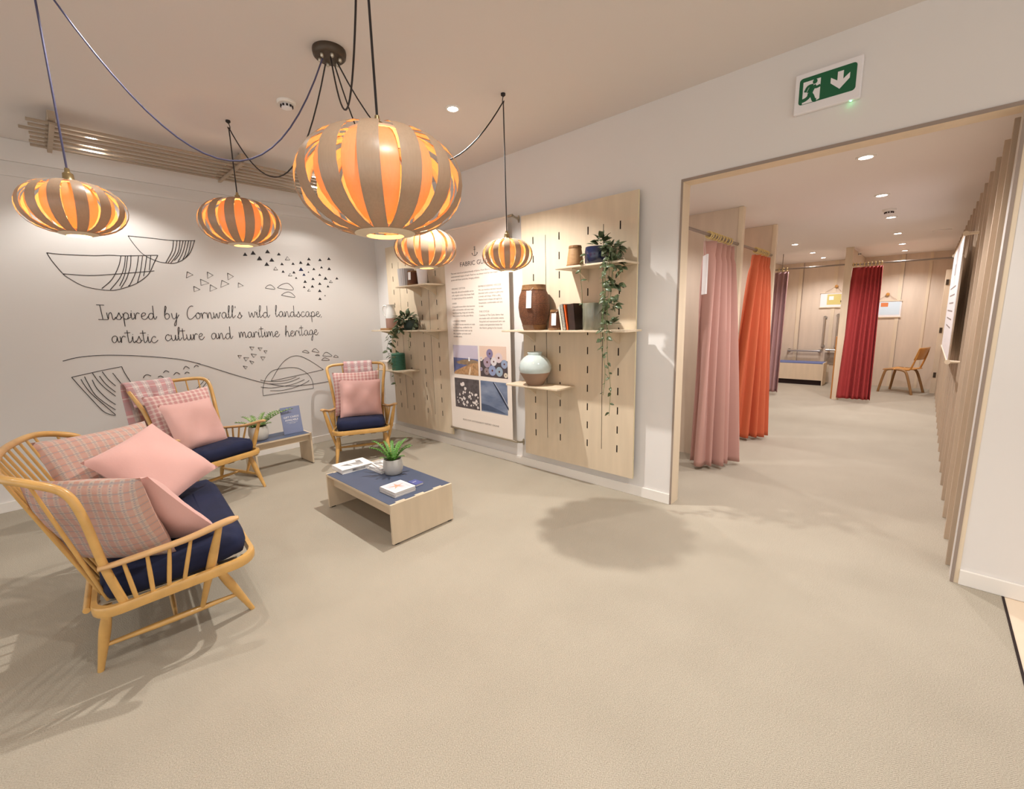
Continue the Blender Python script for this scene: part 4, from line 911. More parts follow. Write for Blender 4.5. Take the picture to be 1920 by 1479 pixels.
def throw(label,t,path,l0,l1,seed,fold=.012):
    """woven throw: profile path in (f,z) draped over the hoop, width l0..l1"""
    rnd=random.Random(seed); P=[Vector((f,0,z)) for f,z in path]; fine,_=catmull(P,[1]*len(P),6); n=len(fine)
    b=MB(); ph=rnd.uniform(0,6)
    cum=[0]
    for i in range(1,n): cum.append(cum[-1]+(fine[i]-fine[i-1]).length)
    def fn(u,v):
        i=min(n-1,int(round(v*(n-1)))); p=fine[i]; e=abs(cum[i]-cum[-1]*.5)/cum[-1]*2
        l=l0+(l1-l0)*u; return (p.x+fold*math.sin(13*u+ph)*e, l+.012*math.sin(5*v+ph)*(1 if u>.5 else -1)*e, p.z+.006*math.sin(9*u+ph)*e)
    b.grid(fn,24,n,uvs=(1.0,cum[-1]/(l1-l0)))
    o=b.build('woven_throw',throw_m,smooth=80,solid=.006)
    o.matrix_world=Matrix.Translation(t.location) @ Matrix.Rotation(t.rotation_euler.z,4,'Z')
    return tag(o,label,'throw blanket','throws over the armchair backs')
throw('pink and grey check throw hanging over the left corner of the armchair beside the sofa',CH1,[(-.47,.62),(-.495,.85),(-.505,.97),(-.475,1.034),(-.425,1.015),(-.385,.93),(-.35,.83)],-.335,.02,2,.02)
throw('pink and grey check throw laid over the middle of the corner armchair back',CH2,[(-.515,.80),(-.52,.92),(-.505,1.0),(-.475,1.034),(-.43,1.012),(-.395,.93),(-.37,.86)],-.14,.185,3,.008)

# ------------------------------------------------------------------ low tables
def low_table(label,corner,ux,lx,ly,h,panel_axis,inset,grp,tabs=True,apron=.085):
    """plywood table: two solid end panels, slate top let in between, aprons under the long edges. corner = floor corner; local x = long axis"""
    t=thing('low_table',label,'table',(corner[0],corner[1],0),ux,grp); th=.018
    for x in (th/2,lx-th/2):
        b=MB(); b.rng(x-th/2,x+th/2,0,ly,.008,h-.001)
        o=b.build('end_panel',[ply_m],t,bevel=.0015)
        b=MB()
        for y in (.02,ly-.05): b.rng(x-th/2+.002,x+th/2-.002,y,y+.03,0,.008)
        b.build('foot_pad',rubber_m,o)
        if tabs:
            b=MB()
            for (a,c) in ((.16,.30),(.46,.60),(.76,.90)):
                xx=x+(th/2+.001) if x<lx/2 else x-(th/2+.001)
                b.rng(min(x,xx)-(.0 if x<lx/2 else .012),max(x,xx)+(.012 if x<lx/2 else .0),a*ly,c*ly,h-.018,h+.0012)
            b.build('finger_joint',ply_m,o)
    b=MB(); b.rng(th,lx-th,.0,ly,h-.019,h-.0025); b.build('top_core',ply_m,t)
    b=MB(); b.rng(th,lx-th,.002,ly-.002,h-.0024,h); o=b.build('top_surface',slate_m,t); o['label']='slate blue laminate top'
    for y in (.05,ly-.068):
        b=MB(); b.rng(th,lx-th,y,y+th,h-.019-apron,h-.0195); b.build('apron',ply_m,t)
    return t
low_table('low plywood coffee table with slate blue top in the middle of the carpet',(1.965,2.485),R_(90),.962,.522,.29,'x',0,None,True,.095)
low_table('small plywood side table with slate blue top between the two armchairs',(1.305,4.70),R_(1.5),.565,.30,.342,'x',0,None,False,.07)
TZ=.2905; SZ=.3425
fern('potted_fern','green fern in a grey stoneware pot on the coffee table',1.805,3.02,TZ,.078,.125,
  [(a,L,li,n) for a,L,li,n in [(2.6,.17,1.3,12),(2.0,.18,1.5,12),(3.4,.13,.8,10),(1.0,.16,1.4,11),(.2,.17,1.5,12),(-.5,.16,1.2,11),(-1.3,.12,.8,9),(4.2,.13,.9,9),(1.5,.13,1.9,10),(5.3,.15,1.4,10),(-2.4,.12,1.0,9),(.6,.17,1.2,11),(2.9,.12,1.8,9),(-.9,.15,1.6,10),(3.9,.12,1.6,9)]],leaf_m,.0165,3)
fern('potted_fern','speckled-leaf plant in a grey pot on the side table beside the gift card sign',1.405,4.86,SZ,.092,.14,
  [(a,L,li,n) for a,L,li,n in [(2.8,.19,.75,9),(3.3,.16,.5,8),(1.6,.16,1.2,9),(2.1,.18,1.1,9),(.35,.24,1.0,11),(-.1,.36,.75,13),(.9,.2,1.1,9),(-.9,.14,.7,8),(4.0,.14,.8,8),(.1,.29,.9,12),(5.0,.12,.8,7)]],leafm_m,.026,4)
# gift card sign
t=thing('gift_card_sign','slate blue gift card sign standing on the side table','sign',(1.735,4.835,SZ),0)
tw=Matrix.Rotation(R_(1.5),4,'Z') @ Matrix.Rotation(R_(-9),4,'X')
b=MB(); b.box((0,0,.1435),(.20,.006,.285),None); o=b.build('sign_board',mat('muted_slate_card',srgb(124,132,160),.6),t,bevel=.001); o.matrix_local=tw
b=MB(); b.prism([(.012,0),(.10,0),(.034,.16)],lambda y,z:(-.03,y,z),lambda y,z:(.03,y,z)); o=b.build('back_strut',paper_m,t); 
def signtext(name,s,size,z,width=None):
    text(name,s,size,paper_m,t,tw @ Matrix.Translation((0,-.0034,z)) @ Matrix.Rotation(R_(90),4,'X'),'CENTER',width)
signtext('sign_text','GIFT CARDS',.027,.168,.155); signtext('sign_text','AVAILABLE',.027,.137,.135)
signtext('small_print','Choose and present in one of our',.0085,.120,.115); signtext('small_print','stores or online',.0085,.108,.07)
# things lying on the coffee table
def flatbook(name,label,cat,x,y,z,lx,ly,h,rot,cov,pages=page_m,dark=None,group=None):
    o=thing(name,label,cat,(x,y,z),R_(rot),group)
    b=MB(); b.rng(-lx/2+.002,lx/2-.003,-ly/2+.003,ly/2-.003,.002,h-.002); b.build('pages',pages,o)
    b=MB(); b.rng(-lx/2,lx/2,-ly/2,ly/2,0,.002); b.rng(-lx/2,lx/2,-ly/2,ly/2,h-.002,h); b.rng(-lx/2,-lx/2+.002,-ly/2,ly/2,0,h); b.build('cover',cov,o,bevel=.0006)
    return o
grey_pic=mat('grey_photo_print',srgb(112,108,106),.6,var=.5,vscale=18,col2=srgb(190,186,182))
o=flatbook('coffee_table_book','thick white hardback with a grey picture on the far left of the coffee table','book',1.663,3.415,TZ,.27,.21,.034,-3,paper_m)
b=MB(); b.prism([(-.03,.02),(.02,-.06),(.07,-.055),(.085,.055),(.05,.075),(.04,.02)],lambda x,y:(x,y,.0341),lambda x,y:(x,y,.0345)); b.prism([(-.10,.02),(-.02,-.05),(-.035,.03)],lambda x,y:(x,y,.0341),lambda x,y:(x,y,.0345)); b.build('cover_picture',grey_pic,o)
b=MB(); b.rng(-.05,.06,-.1052,-.1046,.010,.024); b.build('spine_label',grey_pic,o)
for k in range(4):
    o=flatbook('leaflet',['lowest leaflet of the small pile behind the coffee table fern','second leaflet up in the pile behind the coffee table fern','third leaflet up in the pile behind the coffee table fern','top leaflet of the pile behind the coffee table fern'][k],'leaflet',1.80+.006*k,3.185-.004*k,TZ+.0105*k,.15,.21,.010,[3,-4,8,-9][k],paper_m,group='leaflets piled on the coffee table')
    if k==3:
        b=MB(); b.rng(-.06,.0,.02,.09,.0101,.0104); b.build('cover_picture',grey_pic,o)
        for q in range(3): text('cover_text',['LIVE BY','THE','SEA'][q],.016,greytext_m,o,Matrix.Translation((.0,-.03-.02*q,.0103)),'LEFT')
o=flatbook('leaflet_stack','dark leaflet lying flat behind the white pile on the coffee table','leaflet',1.862,3.33,TZ,.15,.15,.008,5,grey_pic)
rnd=random.Random(4)
for k in range(7):
    o=flatbook('booklet',['bottom booklet','second booklet','third booklet','fourth booklet','fifth booklet','sixth booklet','top booklet with coral starfish picture'][k]+' of the stack at the front of the coffee table','booklet',1.618+rnd.uniform(-.003,.003),2.67+rnd.uniform(-.003,.003),TZ+.0052*k,.175,.19,.005,2+rnd.uniform(-2,2),paper_m,group='booklets stacked on the coffee table')
b=MB(); b.rng(-.073,.073,-.078,.082,.00505,.0053); cp=b.build('cover_picture',mat('pale_grey_print',srgb(206,204,208),.6,var=.1,vscale=20),o)
st=[]
for k in range(10):
    a=2*math.pi*k/10+.2; r=.062 if k%2==0 else .018; st.append((r*math.cos(a)*1.0,r*math.sin(a)*.85+.01))
b=MB(); b.prism(st,lambda x,y:(x,y,.0053),lambda x,y:(x,y,.0056)); b.build('starfish_print',mat('coral_print',srgb(226,160,132),.6,var=.3,vscale=60),cp)
o=flatbook('card_pack','small violet-blue pack of cards at the front right of the coffee table','card pack',1.778,2.678,TZ,.072,.10,.018,3,mat('violet_card',srgb(86,92,150),.4))
text('pack_text','SALT',.016,paper_m,o,Matrix.Translation((-.02,.005,.0183)),'LEFT')

# ------------------------------------------------------------------ fabric guide banner
BX=3.16
t=thing('fabric_guide_banner','hanging cream fabric guide banner with four photographs between the two peg panels','banner',(0,0,0))
b=MB(); b.rng(BX,BX+.003,2.965,3.925,.262,2.43); b.build('banner_sheet',cream_m,t)
for z,nm in ((2.43,'top_rod'),(.262,'bottom_rod')):
    b=MB(); b.tube([(BX+.002,2.93,z),(BX+.002,3.94,z)],.011,12); b.build(nm,nickel_m if z<1 else cream_m,t,smooth=40)
for y in (2.905,3.9405):
    for z in (2.43,.262):
        b=MB(); s=1 if y<3.4 else -1
        b.tube([(BX+.002,y+.05*s,z),(BX+.002,y-.005*s,z)],.013,14); b.tube([(BX+.002,y,z),(BX+.04,y,z-.012),(XW-.004,y,z-.02)],[.012,.010,.012],12,smooth=3); b.lathe([(.001,0),(.022,0),(.022,.006),(.001,.006)],18)
        n0=len(b.v)-72
        for i in range(n0,len(b.v)):
            p=b.v[i]; b.v[i]=(XW-.001-p[2],y+p[0]*.55,z-.02+p[1]*1.5)
        b.build('wall_bracket',nickel_m,t,smooth=50)
def bt(name,s,size,y,z,m,width=None,al='LEFT',sp=1.0): return text(name,s,size,m,t,wallx(BX-.0006,y,z),al,width,spacing=sp)
yc=3.43
bt('heading','FABRIC GUIDE',.064,yc,2.040,darktext_m,.47,'CENTER')
b=MB(); mk=lambda y,z:(BX-.0012,y,z)
b.tube([mk(yc,2.205),mk(yc,2.130)],.0022,6); b.tube([mk(yc-.016,2.190),mk(yc+.016,2.190)],.002,6); b.tube([mk(yc+.007*math.cos(a*.52),2.212+.007*math.sin(a*.52)) for a in range(12)],.0018,6,closed=True)
b.tube([mk(yc+.038,2.156),mk(yc+.034,2.143),mk(yc+.018,2.132),mk(yc,2.128),mk(yc-.018,2.132),mk(yc-.034,2.143),mk(yc-.038,2.156)],.0024,6,smooth=3)
b.tube([mk(yc+.043,2.150),mk(yc+.038,2.159),mk(yc+.031,2.152)],.0017,6); b.tube([mk(yc-.043,2.150),mk(yc-.038,2.159),mk(yc-.031,2.152)],.0017,6)
b.build('anchor_emblem',darktext_m,t)
for i,s in enumerate(['The most natural and planet-friendly of fabrics. From fibre to final garment','environmental impact of each. Read on, we always look for low impact,','grown with fewer pesticides, bringing softness.']):
    bt('intro_text',s,.025,3.823,[1.972,1.938,1.904][i],greytext_m,[.74,.72,.45][i])
def column(y,z,head,rows,wl,hw):
    bt('column_heading',head,.025,y,z,greytext_m,hw)
    for i,r in enumerate(rows): bt('column_text',r,.025,y,z-.0035-.0325*(i+1),greytext_m,wl[i])
column(3.823,1.811,'ORGANIC COTTON',['Naturally soft and breathable and so','soft, organic cotton that keeps fresh','in organic jersey all the standards.'],[.35,.36,.34],.22)
column(3.823,1.657,'LINEN',['A beautiful woven fabric that becomes','softer and smoother with every wear,','hard-wearing, long and durable,','linen comes from flax plant fibres.'],[.365,.345,.345,.335],.07)
column(3.827,1.468,'LENZING FIBRES',['ECOVERO viscose materials are made','in a closed loop, certified for the','low environmental water use by','the supplier process and','renewable sources.'],[.355,.31,.31,.285,.145],.21)
column(3.397,1.813,'BAMBOO-DERIVED VISCOSE',['We use bamboo-derived viscose','blended with cotton to give you','a lovely soft drape. With a silky,','finished look it drapes through it is','breathable, comfortable and airy','to wear.'],[.33,.35,.32,.33,.34,.07],.325)
column(3.399,1.560,'THE CYCLE',['Courtesy of The Cycle, fabrics that','are made with old bottles waste.','Recycled and repurposed yarn can','create a new generation better for','the future, going to be reused.'],[.35,.355,.365,.33,.33],.15)
bt('footer_text','READ OUR SUSTAINABILITY REPORT ONLINE',.026,yc+.015,.374,greytext_m,.57,'CENTER')
PH=[None]
def photo(name,y0,y1,z0,z1,m):
    b=MB(); b.rng(BX-.0010,BX-.0002,y1,y0,z0,z1); PH[0]=b.build(name,m,t); return PH[0]
PYa,PYb,PYc,PYd=3.846,3.441,3.417,3.025
Z1,Z2,Z3,Z4=1.216,.895,.85,.517
def poly(name,m,pts,dx): b=MB(); b.prism(pts,lambda y,z:(BX-.0011-dx,y,z),lambda y,z:(BX-.0012-dx,y,z)); return b.build(name,m,PH[0])
P=lambda r,g,bb,n='print',**k: mat(n+'_%d_%d_%d'%(r,g,bb),srgb(r,g,bb),.8,**k)
photo('coast_photo',PYa,PYb,Z2,Z1,P(188,178,192,'sky_print',var=.06,vscale=5))
W_=PYa-PYb; HH=Z1-Z2
q=lambda u,v,A=PYa,T=Z1:(A-u*W_,T-v*HH)
poly('photo_sea',P(96,100,136,'sea_print',var=.2,vscale=14),[q(0,.43),(q(1,.45)),q(1,.75),q(0,.98)],.0001)
poly('photo_headland',P(142,118,92,'headland_print',var=.3,vscale=30),[q(.1,.58),q(.35,.50),q(.6,.47),q(.85,.48),q(1,.52),q(1,.68),q(.5,.66),q(.2,.64)],.0002)
poly('photo_grass',P(176,136,96,'dune_print',var=.35,vscale=40),[q(0,1),q(.05,.9),q(.4,.74),q(.75,.60),q(1,.56),q(1,1)],.0003)
poly('photo_path',P(214,190,160,'path_print'),[q(.6,1),q(.64,.82),q(.68,.72),q(.70,.72),q(.70,.85),q(.66,1)],.0004)
poly('photo_lighthouse',paper_m,[q(.615,.53),q(.625,.40),q(.665,.40),q(.68,.53)],.0004)
photo('yarn_photo',PYc,PYd,Z2,Z1,P(214,186,168,'shelf_print',var=.04))
q2=lambda u,v:q(u,v,PYc,Z1)
poly('photo_shadow',P(74,64,66,'gap_print'),[q2(.02,.5),q2(.3,.35),q2(.6,.4),q2(1,.45),q2(1,1),q2(.02,1)],.0001)
def disc(name,m,u,v,r,dx): poly(name,m,[(PYc-u*W_+r*math.cos(6.283*k/24),Z1-v*HH+r*math.sin(6.283*k/24)) for k in range(24)],dx)
yarn=[(.06,.42,.056,(206,196,190)),(.38,.24,.048,(126,114,146)),(.70,.36,.052,(202,184,186)),(.28,.52,.056,(158,138,152)),(.52,.49,.044,(206,198,198)),(.89,.55,.056,(138,150,174)),(.05,.76,.050,(150,140,160)),(.25,.82,.038,(138,120,120)),(.46,.78,.054,(136,146,176)),(.71,.80,.050,(142,158,172)),(.93,.90,.026,(206,192,170))]
YC={}
for i,(u,v,r,c) in enumerate(yarn):
    r=min(r,u*W_+.0 if u<.12 else r, (1-u)*W_ if u>.86 else r); r=max(r,.02); 
    disc('yarn_cone',P(*c,n='yarn_print'),max(u,r/W_),min(v,1-r/HH),r,.0002+.00002*i); disc('yarn_core',P(92,52,44,'core_print') if i==0 else bpy.data.materials['core_print_92_52_44'],max(u,r/W_),min(v,1-r/HH),r*.22,.0006)
photo('cotton_photo',PYa,PYb,Z4,Z3,mat('cotton_print',srgb(96,88,88),.8,var=.5,vscale=26,col2=srgb(70,62,62)))
rnd=random.Random(2)
cot=P(222,212,206,'cotton_boll',var=.1,vscale=60)
b=MB()
for k in range(44):
    u,v=(rnd.uniform(.06,.94),.45+.5*rnd.random()**.8) if k>2 else [(.3,.22),(.36,.18),(.44,.34)][k]; r=rnd.uniform(.007,.020) if k>2 else .024
    pts=[]
    for a in range(9):
        an=6.283*a/9; rr=r*rnd.uniform(.6,1.15); pts.append((PYa-u*W_+rr*math.cos(an),Z3-v*HH+rr*math.sin(an)))
    b.prism(pts,lambda y,z:(BX-.0012,y,z),lambda y,z:(BX-.0014-.00001*k,y,z))
b.build('photo_cotton_bolls',cot,PH[0])
photo('denim_photo',PYc,PYd,Z4,Z3,mat('denim_print',srgb(136,146,166),.8,var=.35,vscale=4,stretch=(1,1,3),col2=srgb(92,104,130)))
q3=lambda u,v:q(u,v,PYc,Z3)
poly('photo_fold',P(38,46,66,'fold_print'),[q3(.46,.02),q3(.50,.02),q3(.75,.38),q3(1,.80),q3(1,.88),q3(.70,.42)],.0002)
poly('photo_seam',P(170,176,190,'seam_print'),[q3(.50,.02),q3(.53,.03),q3(.78,.38),q3(1,.76),q3(1,.80),q3(.75,.38)],.0003)
poly('photo_dark_cloth',P(72,84,108,'cloth_print',var=.3,vscale=6),[q3(0,.78),q3(.3,.80),q3(.7,.92),q3(.9,1),q3(0,1)],.0002)

# ------------------------------------------------------------------ emergency exit sign above the opening
EX=3.228
t=thing('emergency_exit_sign','green running-man emergency exit sign with down arrow above the opening','exit sign',(0,0,0))
b=MB(); b.rng(EX,XW,.384,.697,2.626,2.84); b.build('sign_housing',signw_m,t,bevel=.006)
def rrect(y0,y1,z0,z1,r):
    out=[]
    for cy,cz,a0 in ((y1-r,z1-r,0),(y0+r,z1-r,90),(y0+r,z0+r,180),(y1-r,z0+r,270)):
        for k in range(6): a=R_(a0+18*k); out.append((cy+r*math.cos(a),cz+r*math.sin(a)))
    return out
def ep(name,m,pts,dx=.001): b=MB(); b.prism(pts,lambda y,z:(EX-dx,y,z),lambda y,z:(EX-dx+.0012,y,z)); return b.build(name,m,t)
ep('green_panel',green_m,rrect(.409,.674,2.672,2.811,.016),.0012)
e=lambda u,v:(.674-u*.265,2.811-v*.139)       # u right, v down within the green panel
ep('door_symbol',signw_m,[e(.07,.16),e(.385,.16),e(.385,.93),e(.31,.985),e(.07,.985)],.0020)
b=MB()
def lim(pts,r): b.tube([(EX-.0026,)+e(*p) for p in pts],r,8,smooth=3)
lim([(.26,.38),(.22,.52),(.20,.62)],.0150); lim([(.20,.62),(.25,.76),(.285,.93),(.33,.95)],.0095); lim([(.20,.62),(.185,.76),(.12,.84),(.03,.86)],.0095)
lim([(.27,.37),(.31,.47),(.385,.44)],.0070); lim([(.26,.36),(.165,.37),(.115,.55)],.0070)
b.v=[(EX-.0026+(p[0]-(EX-.0026))*.12,p[1],p[2]) for p in b.v]
hd=e(.285,.24); b.prism([(hd[0]+.0115*math.cos(.5236*k),hd[1]+.0125*math.sin(.5236*k)) for k in range(12)],lambda y,z:(EX-.0030,y,z),lambda y,z:(EX-.0022,y,z))
b.build('running_figure',green_m,t)
ep('down_arrow',signw_m,[e(.68,.16),e(.78,.16),e(.78,.47),e(.89,.30),e(.89,.50),e(.73,.80),e(.565,.50),e(.565,.30),e(.68,.47)],.0022)
b=MB(); b.lathe([(.001,-.004),(.0045,-.003),(.0045,0),(.001,0)],12,(EX+.008,.425,2.6255)); b.build('indicator_light',led_m,t)
# ================================================================== fitting rooms
def partition(x,y0,y1,label):
    t=thing('cubicle_partition',label,'partition',(x,0,0),0,'fitting room partitions')
    b=MB(); b.rng(-.018,.018,y0+.03,y1,0,CCEIL-.001); b.build('panel',plyc_m,t)
    b=MB(); b.rng(-.035,.035,y0,y0+.04,0,CCEIL-.001); b.build('front_post',lin_m,t,bevel=.002)
    b=MB()
    for y in (y0+.55,y0+1.0): 
        if y<y1-.05: b.rng(-.024,-.018,y-.02,y+.02,.02,CCEIL-.002)
    b.build('cover_strip',lin_m,t); return t
partition(4.66,1.34,CY1,'nearest wooden partition behind the dusty rose curtain')
partition(5.90,1.34,CY1,'second wooden partition behind the orange curtain')
t=thing('cubicle_partition','wooden partition between the accessible cubicle and the crimson curtain','partition',(0,0,0),0,'fitting room partitions')
b=MB(); b.rng(9.06,XE,.985,1.02,0,CCEIL-.001); b.build('panel',plyc_m,t)
b=MB(); b.rng(9.0,9.06,.955,1.05,0,CCEIL-.001); b.build('front_post',lin_m,t,bevel=.002)
b=MB(); b.rng(9.07,9.45,1.051,1.078,.0,1.05); b.build('edge_panel',mat('ochre_panel',srgb(200,140,80),.5,var=.1),t,bevel=.004)
b=MB(); b.rng(XE-.012,XE,.02,.06,0,CCEIL); 
# cover strips of the end wall
for y in (.42,1.42,2.02): 
    b.rng(XE-.010,XE,y-.03,y+.03,0,CCEIL-.001)
struct(b.build('trim_4',lin_m))
b=MB(); b.rng(XE-.014,XE-.010,.385,.393,0,CCEIL-.002); b.rng(XE-.014,XE-.010,1.965,1.973,0,CCEIL-.002); struct(b.build('trim_5',linedge_m))

def rail(name,label,p,q,r=.0125,hang=()):
    t=thing(name,label,'curtain rail',(0,0,0),0,'fitting room curtain rails')
    b=MB(); b.tube([p,q],r,14); b.build('rail_tube',rail_m,t,smooth=50)
    if hang:
        b=MB()
        for h in hang: b.tube([h,(h[0],h[1],CCEIL-.001)],.006,8)
        b.build('ceiling_rod',rail_m,t,smooth=50)
    return t
RY,RZ=1.375,2.125
rail('curtain_rail','steel rail carrying the dusty rose curtain',(XW+.122,RY,RZ),(4.64,RY,RZ))
rail('curtain_rail','steel rail carrying the orange curtain',(4.68,RY,RZ),(5.88,RY,RZ))
rail('curtain_rail','steel rail across the accessible cubicle, carrying the mauve curtain',(9.03,CY1,2.20),(9.03,1.05,2.20),.012,[(9.03,1.93,2.21),(9.03,2.08,2.21)])
rail('curtain_rail','steel rail carrying the crimson curtain',(9.03,.955,2.185),(9.03,CY0+.0,2.175),.012)
def curtain(label,m,top,bot,zt,zb,pleats,amp_t,amp_b,seed,nring=8,ringax=0):
    """top, bot: plan polylines (x,y); cloth hangs between them with pleats"""
    rnd=random.Random(seed); t=thing('curtain',label,'curtain',(0,0,0),0,'fitting room curtains')
    T,_=catmull([Vector((x,y,0)) for x,y in top],[1]*len(top),12); B,_=catmull([Vector((x,y,0)) for x,y in bot],[1]*len(bot),12)
    def along(P,u):
        f=u*(len(P)-1); i=min(len(P)-2,int(f)); a=P[i].lerp(P[i+1],f-i); d=(P[i+1]-P[i]).normalized(); return a,Vector((-d.y,d.x,0))
    ph=[rnd.uniform(0,6.28) for _ in range(6)]; nu=pleats*12+1
    def fn(u,v):
        a,na=along(T,u); c,nc=along(B,u); s=v**.8
        p=a.lerp(c,s); nn=na.lerp(nc,s).normalized()
        amp=amp_t*(1-s)+amp_b*s
        u2=(.55*u**1.9+.45*u); uu=u2+.018*math.sin(9*u+ph[0])+.012*s*math.sin(4*u+ph[1])
        w_=math.sin(2*math.pi*pleats*uu+.5*s*math.sin(3*u+ph[2]))
        w2=math.sin(2*math.pi*pleats*.5*uu+ph[3])*s*.7
        pinch=1-.35*math.exp(-((v-.045)/.02)**2)
        z=zt+(zb-zt)*v
        return p+nn*amp*(w_+w2)*pinch+Vector((0,0,z))
    b=MB(); b.grid(fn,nu,40); b.build('cloth',m,t,smooth=80,solid=.005)
    d=(T[-1]-T[0]).normalized()
    for k in range(nring):
        b=MB(); a,_n=along(T,(k+.35)/(nring))
        s=Vector((-d.y,d.x,0)); R0=.026
        tilt=rnd.uniform(-.25,.25); ax=(s*math.cos(tilt)+d*math.sin(tilt))
        ctr=a+Vector((0,0,zt+.045))
        b.tube([ctr+ax*R0*math.cos(6.283*q/16)+Vector((0,0,1))*R0*math.sin(6.283*q/16) for q in range(16)],.0055,8,closed=True); b.build('wood_ring',ring_m,t,smooth=60)
    return t
curtain('dusty rose curtain drawn to one side, nearest the opening',rose_m,[(3.86,RY),(4.1,RY+.0),(4.42,RY)],[(4.31,1.62),(4.24,1.50),(4.29,1.40),(4.42,1.33),(4.60,1.275)],RZ-.045,.035,5,.038,.043,1,9)
curtain('orange curtain drawn to one side in the second cubicle',orange_m,[(5.22,RY),(5.45,RY),(5.70,RY)],[(5.52,1.66),(5.50,1.52),(5.56,1.42),(5.66,1.33),(5.80,1.285)],RZ-.045,.035,5,.035,.040,2,9)
curtain('mauve curtain at the left of the accessible cubicle',mauve_m,[(9.03,2.19),(9.03,2.0),(9.03,1.83)],[(8.99,2.2),(8.98,2.03),(8.99,1.85)],2.155,.05,4,.025,.035,3,6)
curtain('crimson curtain beside the wooden partition at the far end',red_m,[(9.03,.945),(9.03,.75),(9.03,.575)],[(8.96,1.0),(8.95,.78),(8.99,.55)],2.14,.045,7,.018,.028,4,9)
# care card hung on the first curtain
t=thing('hanging_sign','white card hanging from the first curtain rail','sign',(0,0,0))
b=MB(); c=Vector((3.77,1.355,1.80)); d=Vector((.25,.97,0)).normalized(); 
rot=Matrix.Rotation(R_(-58),3,'Z')
b.box(tuple(c),(.012,.14,.31),rot); b.build('card',signw_m,t,bevel=.001)
b=MB(); b.tube([tuple(c+Vector((0,0,.155))),(3.77,1.365,2.03),(3.77,RY,RZ+.014)],.0015,5); b.build('string',cream_m,t)

# slatted right wall of the corridor
for k in range(19):
    x=3.475+.4015*k
    if x>XE-.15: break
    b=MB(); b.rng(x-.013,x+.013,CY0+.001,-.222,0,2.41)
    o=b.build('wall_slat',slat_m,bevel=.0015); o['kind']='structure'; o.name='trim_%d'%(6+k)
# banner held off the slats
t=thing('roller_notice','long white notice hanging off the slatted corridor wall','notice',(0,0,0))
NY=-.15
b=MB(); b.rng(4.95,6.90,NY-.004,NY,1.07,2.03); b.build('notice_sheet',signw_m,t)
b=MB()
for z in (2.035,1.065): b.tube([(4.90,NY-.002,z),(6.95,NY-.002,z)],.007,10)
b.build('rod',lin_m,t,smooth=50)
b=MB()
for x in (4.90,6.95):
    for z in (2.035,1.065):
        b.tube([(x,NY-.002,z),(x,-.2225,z)],[.013,.009],10); b.tube([(x-.03,NY-.002,z),(x+.002,NY-.002,z)],[.018,.016],12)
b.build('standoff_knob',lin_m,t,smooth=50)
nt=lambda s,size,x,z,w=None: text('notice_text',s,size,greytext_m,t,Matrix(((-1,0,0,x),(0,0,1,NY+.0006),(0,1,0,z),(0,0,0,1))),'LEFT',w)
b=MB(); b.rng(5.85,6.0,NY,NY+.0008,1.78,1.88); b.build('emblem',greytext_m,t)
for i in range(6): b=MB(); b.rng(5.3,6.5-.1*(i%3),NY,NY+.0008,1.66-.07*i,1.672-.07*i); b.build('text_line',greytext_m,t)

# accessible cubicle: bench, grab bars, picture
t=thing('cubicle_bench','plywood bench with blue top in the accessible cubicle','bench',(10.50,1.40,0))
b=MB(); b.rng(0,.40,0,.018,0,.45); b.build('end_panel',lin_m,t,bevel=.002); b=MB(); b.rng(0,.40,.95,.968,0,.45); b.build('end_panel',lin_m,t,bevel=.002)
b=MB(); b.rng(.02,.40,.018,.95,.43,.448); b.build('seat_board',mat('blue_laminate_bench',srgb(98,112,160),.5),t)
b=MB(); b.rng(.02,.038,.018,.95,.10,.43); b.build('front_panel',lin_m,t)
b=MB(); b.rng(.05,.06,.018,.95,0,.10); b.build('plinth',hole_m,t)
def bar(label,pts):
    t=thing('grab_bar',label,'grab bar',(0,0,0),0,'steel grab bars in the accessible cubicle')
    b=MB(); b.tube(pts,.017,12,smooth=4); b.build('bar_tube',steel_m,t,smooth=60)
    b=MB()
    for p,q in ((pts[0],pts[1]),(pts[-1],pts[-2])):
        p=Vector(p); d=(Vector(q)-p).normalized(); b.tube([p,p+d*.012],[.036,.034],18)
    b.build('wall_flange',steel_m,t,smooth=40)
X=XE-.001
bar('horizontal grab bar on the end wall above the bench',[(X,2.12,.65),(X-.07,2.12,.65),(X-.08,2.09,.65),(X-.08,1.60,.65),(X-.07,1.57,.65),(X,1.57,.65)])
bar('vertical grab bar on the end wall to the right of the bench',[(X,1.53,1.33),(X-.07,1.53,1.33),(X-.08,1.53,1.30),(X-.08,1.53,.78),(X-.07,1.53,.75),(X,1.53,.75)])
bar('vertical grab bar on the end wall nearest the partition post',[(X,1.31,1.37),(X-.07,1.31,1.37),(X-.08,1.31,1.34),(X-.08,1.31,.78),(X-.07,1.31,.75),(X,1.31,.75)])
bar('angled grab bar on the side wall beyond the mauve curtain',[(10.2,CY1-.35,1.36),(10.2,CY1-.42,1.36),(10.19,CY1-.43,1.33),(10.0,CY1-.43,.72),(10.0,CY1-.42,.69),(10.0,CY1-.35,.69)])
b=MB(); b.rng(9.10,XE,CY1-.35,CY1-.33,0,CCEIL-.001); struct(b.build('wall_cubicle_side',plyc_m))
t=thing('drop_down_rail','folded steel support rail low on the end wall beside the partition post','grab bar',(0,0,0))
b=MB(); b.tube([(XE,1.42,.68),(XE-.10,1.42,.68)],.02,12); b.tube([(XE,1.30,.68),(XE-.10,1.30,.68)],.02,12); b.tube([(XE-.10,1.26,.68),(XE-.10,1.46,.68)],.018,12); b.build('hinge_tube',steel_m,t,smooth=50)
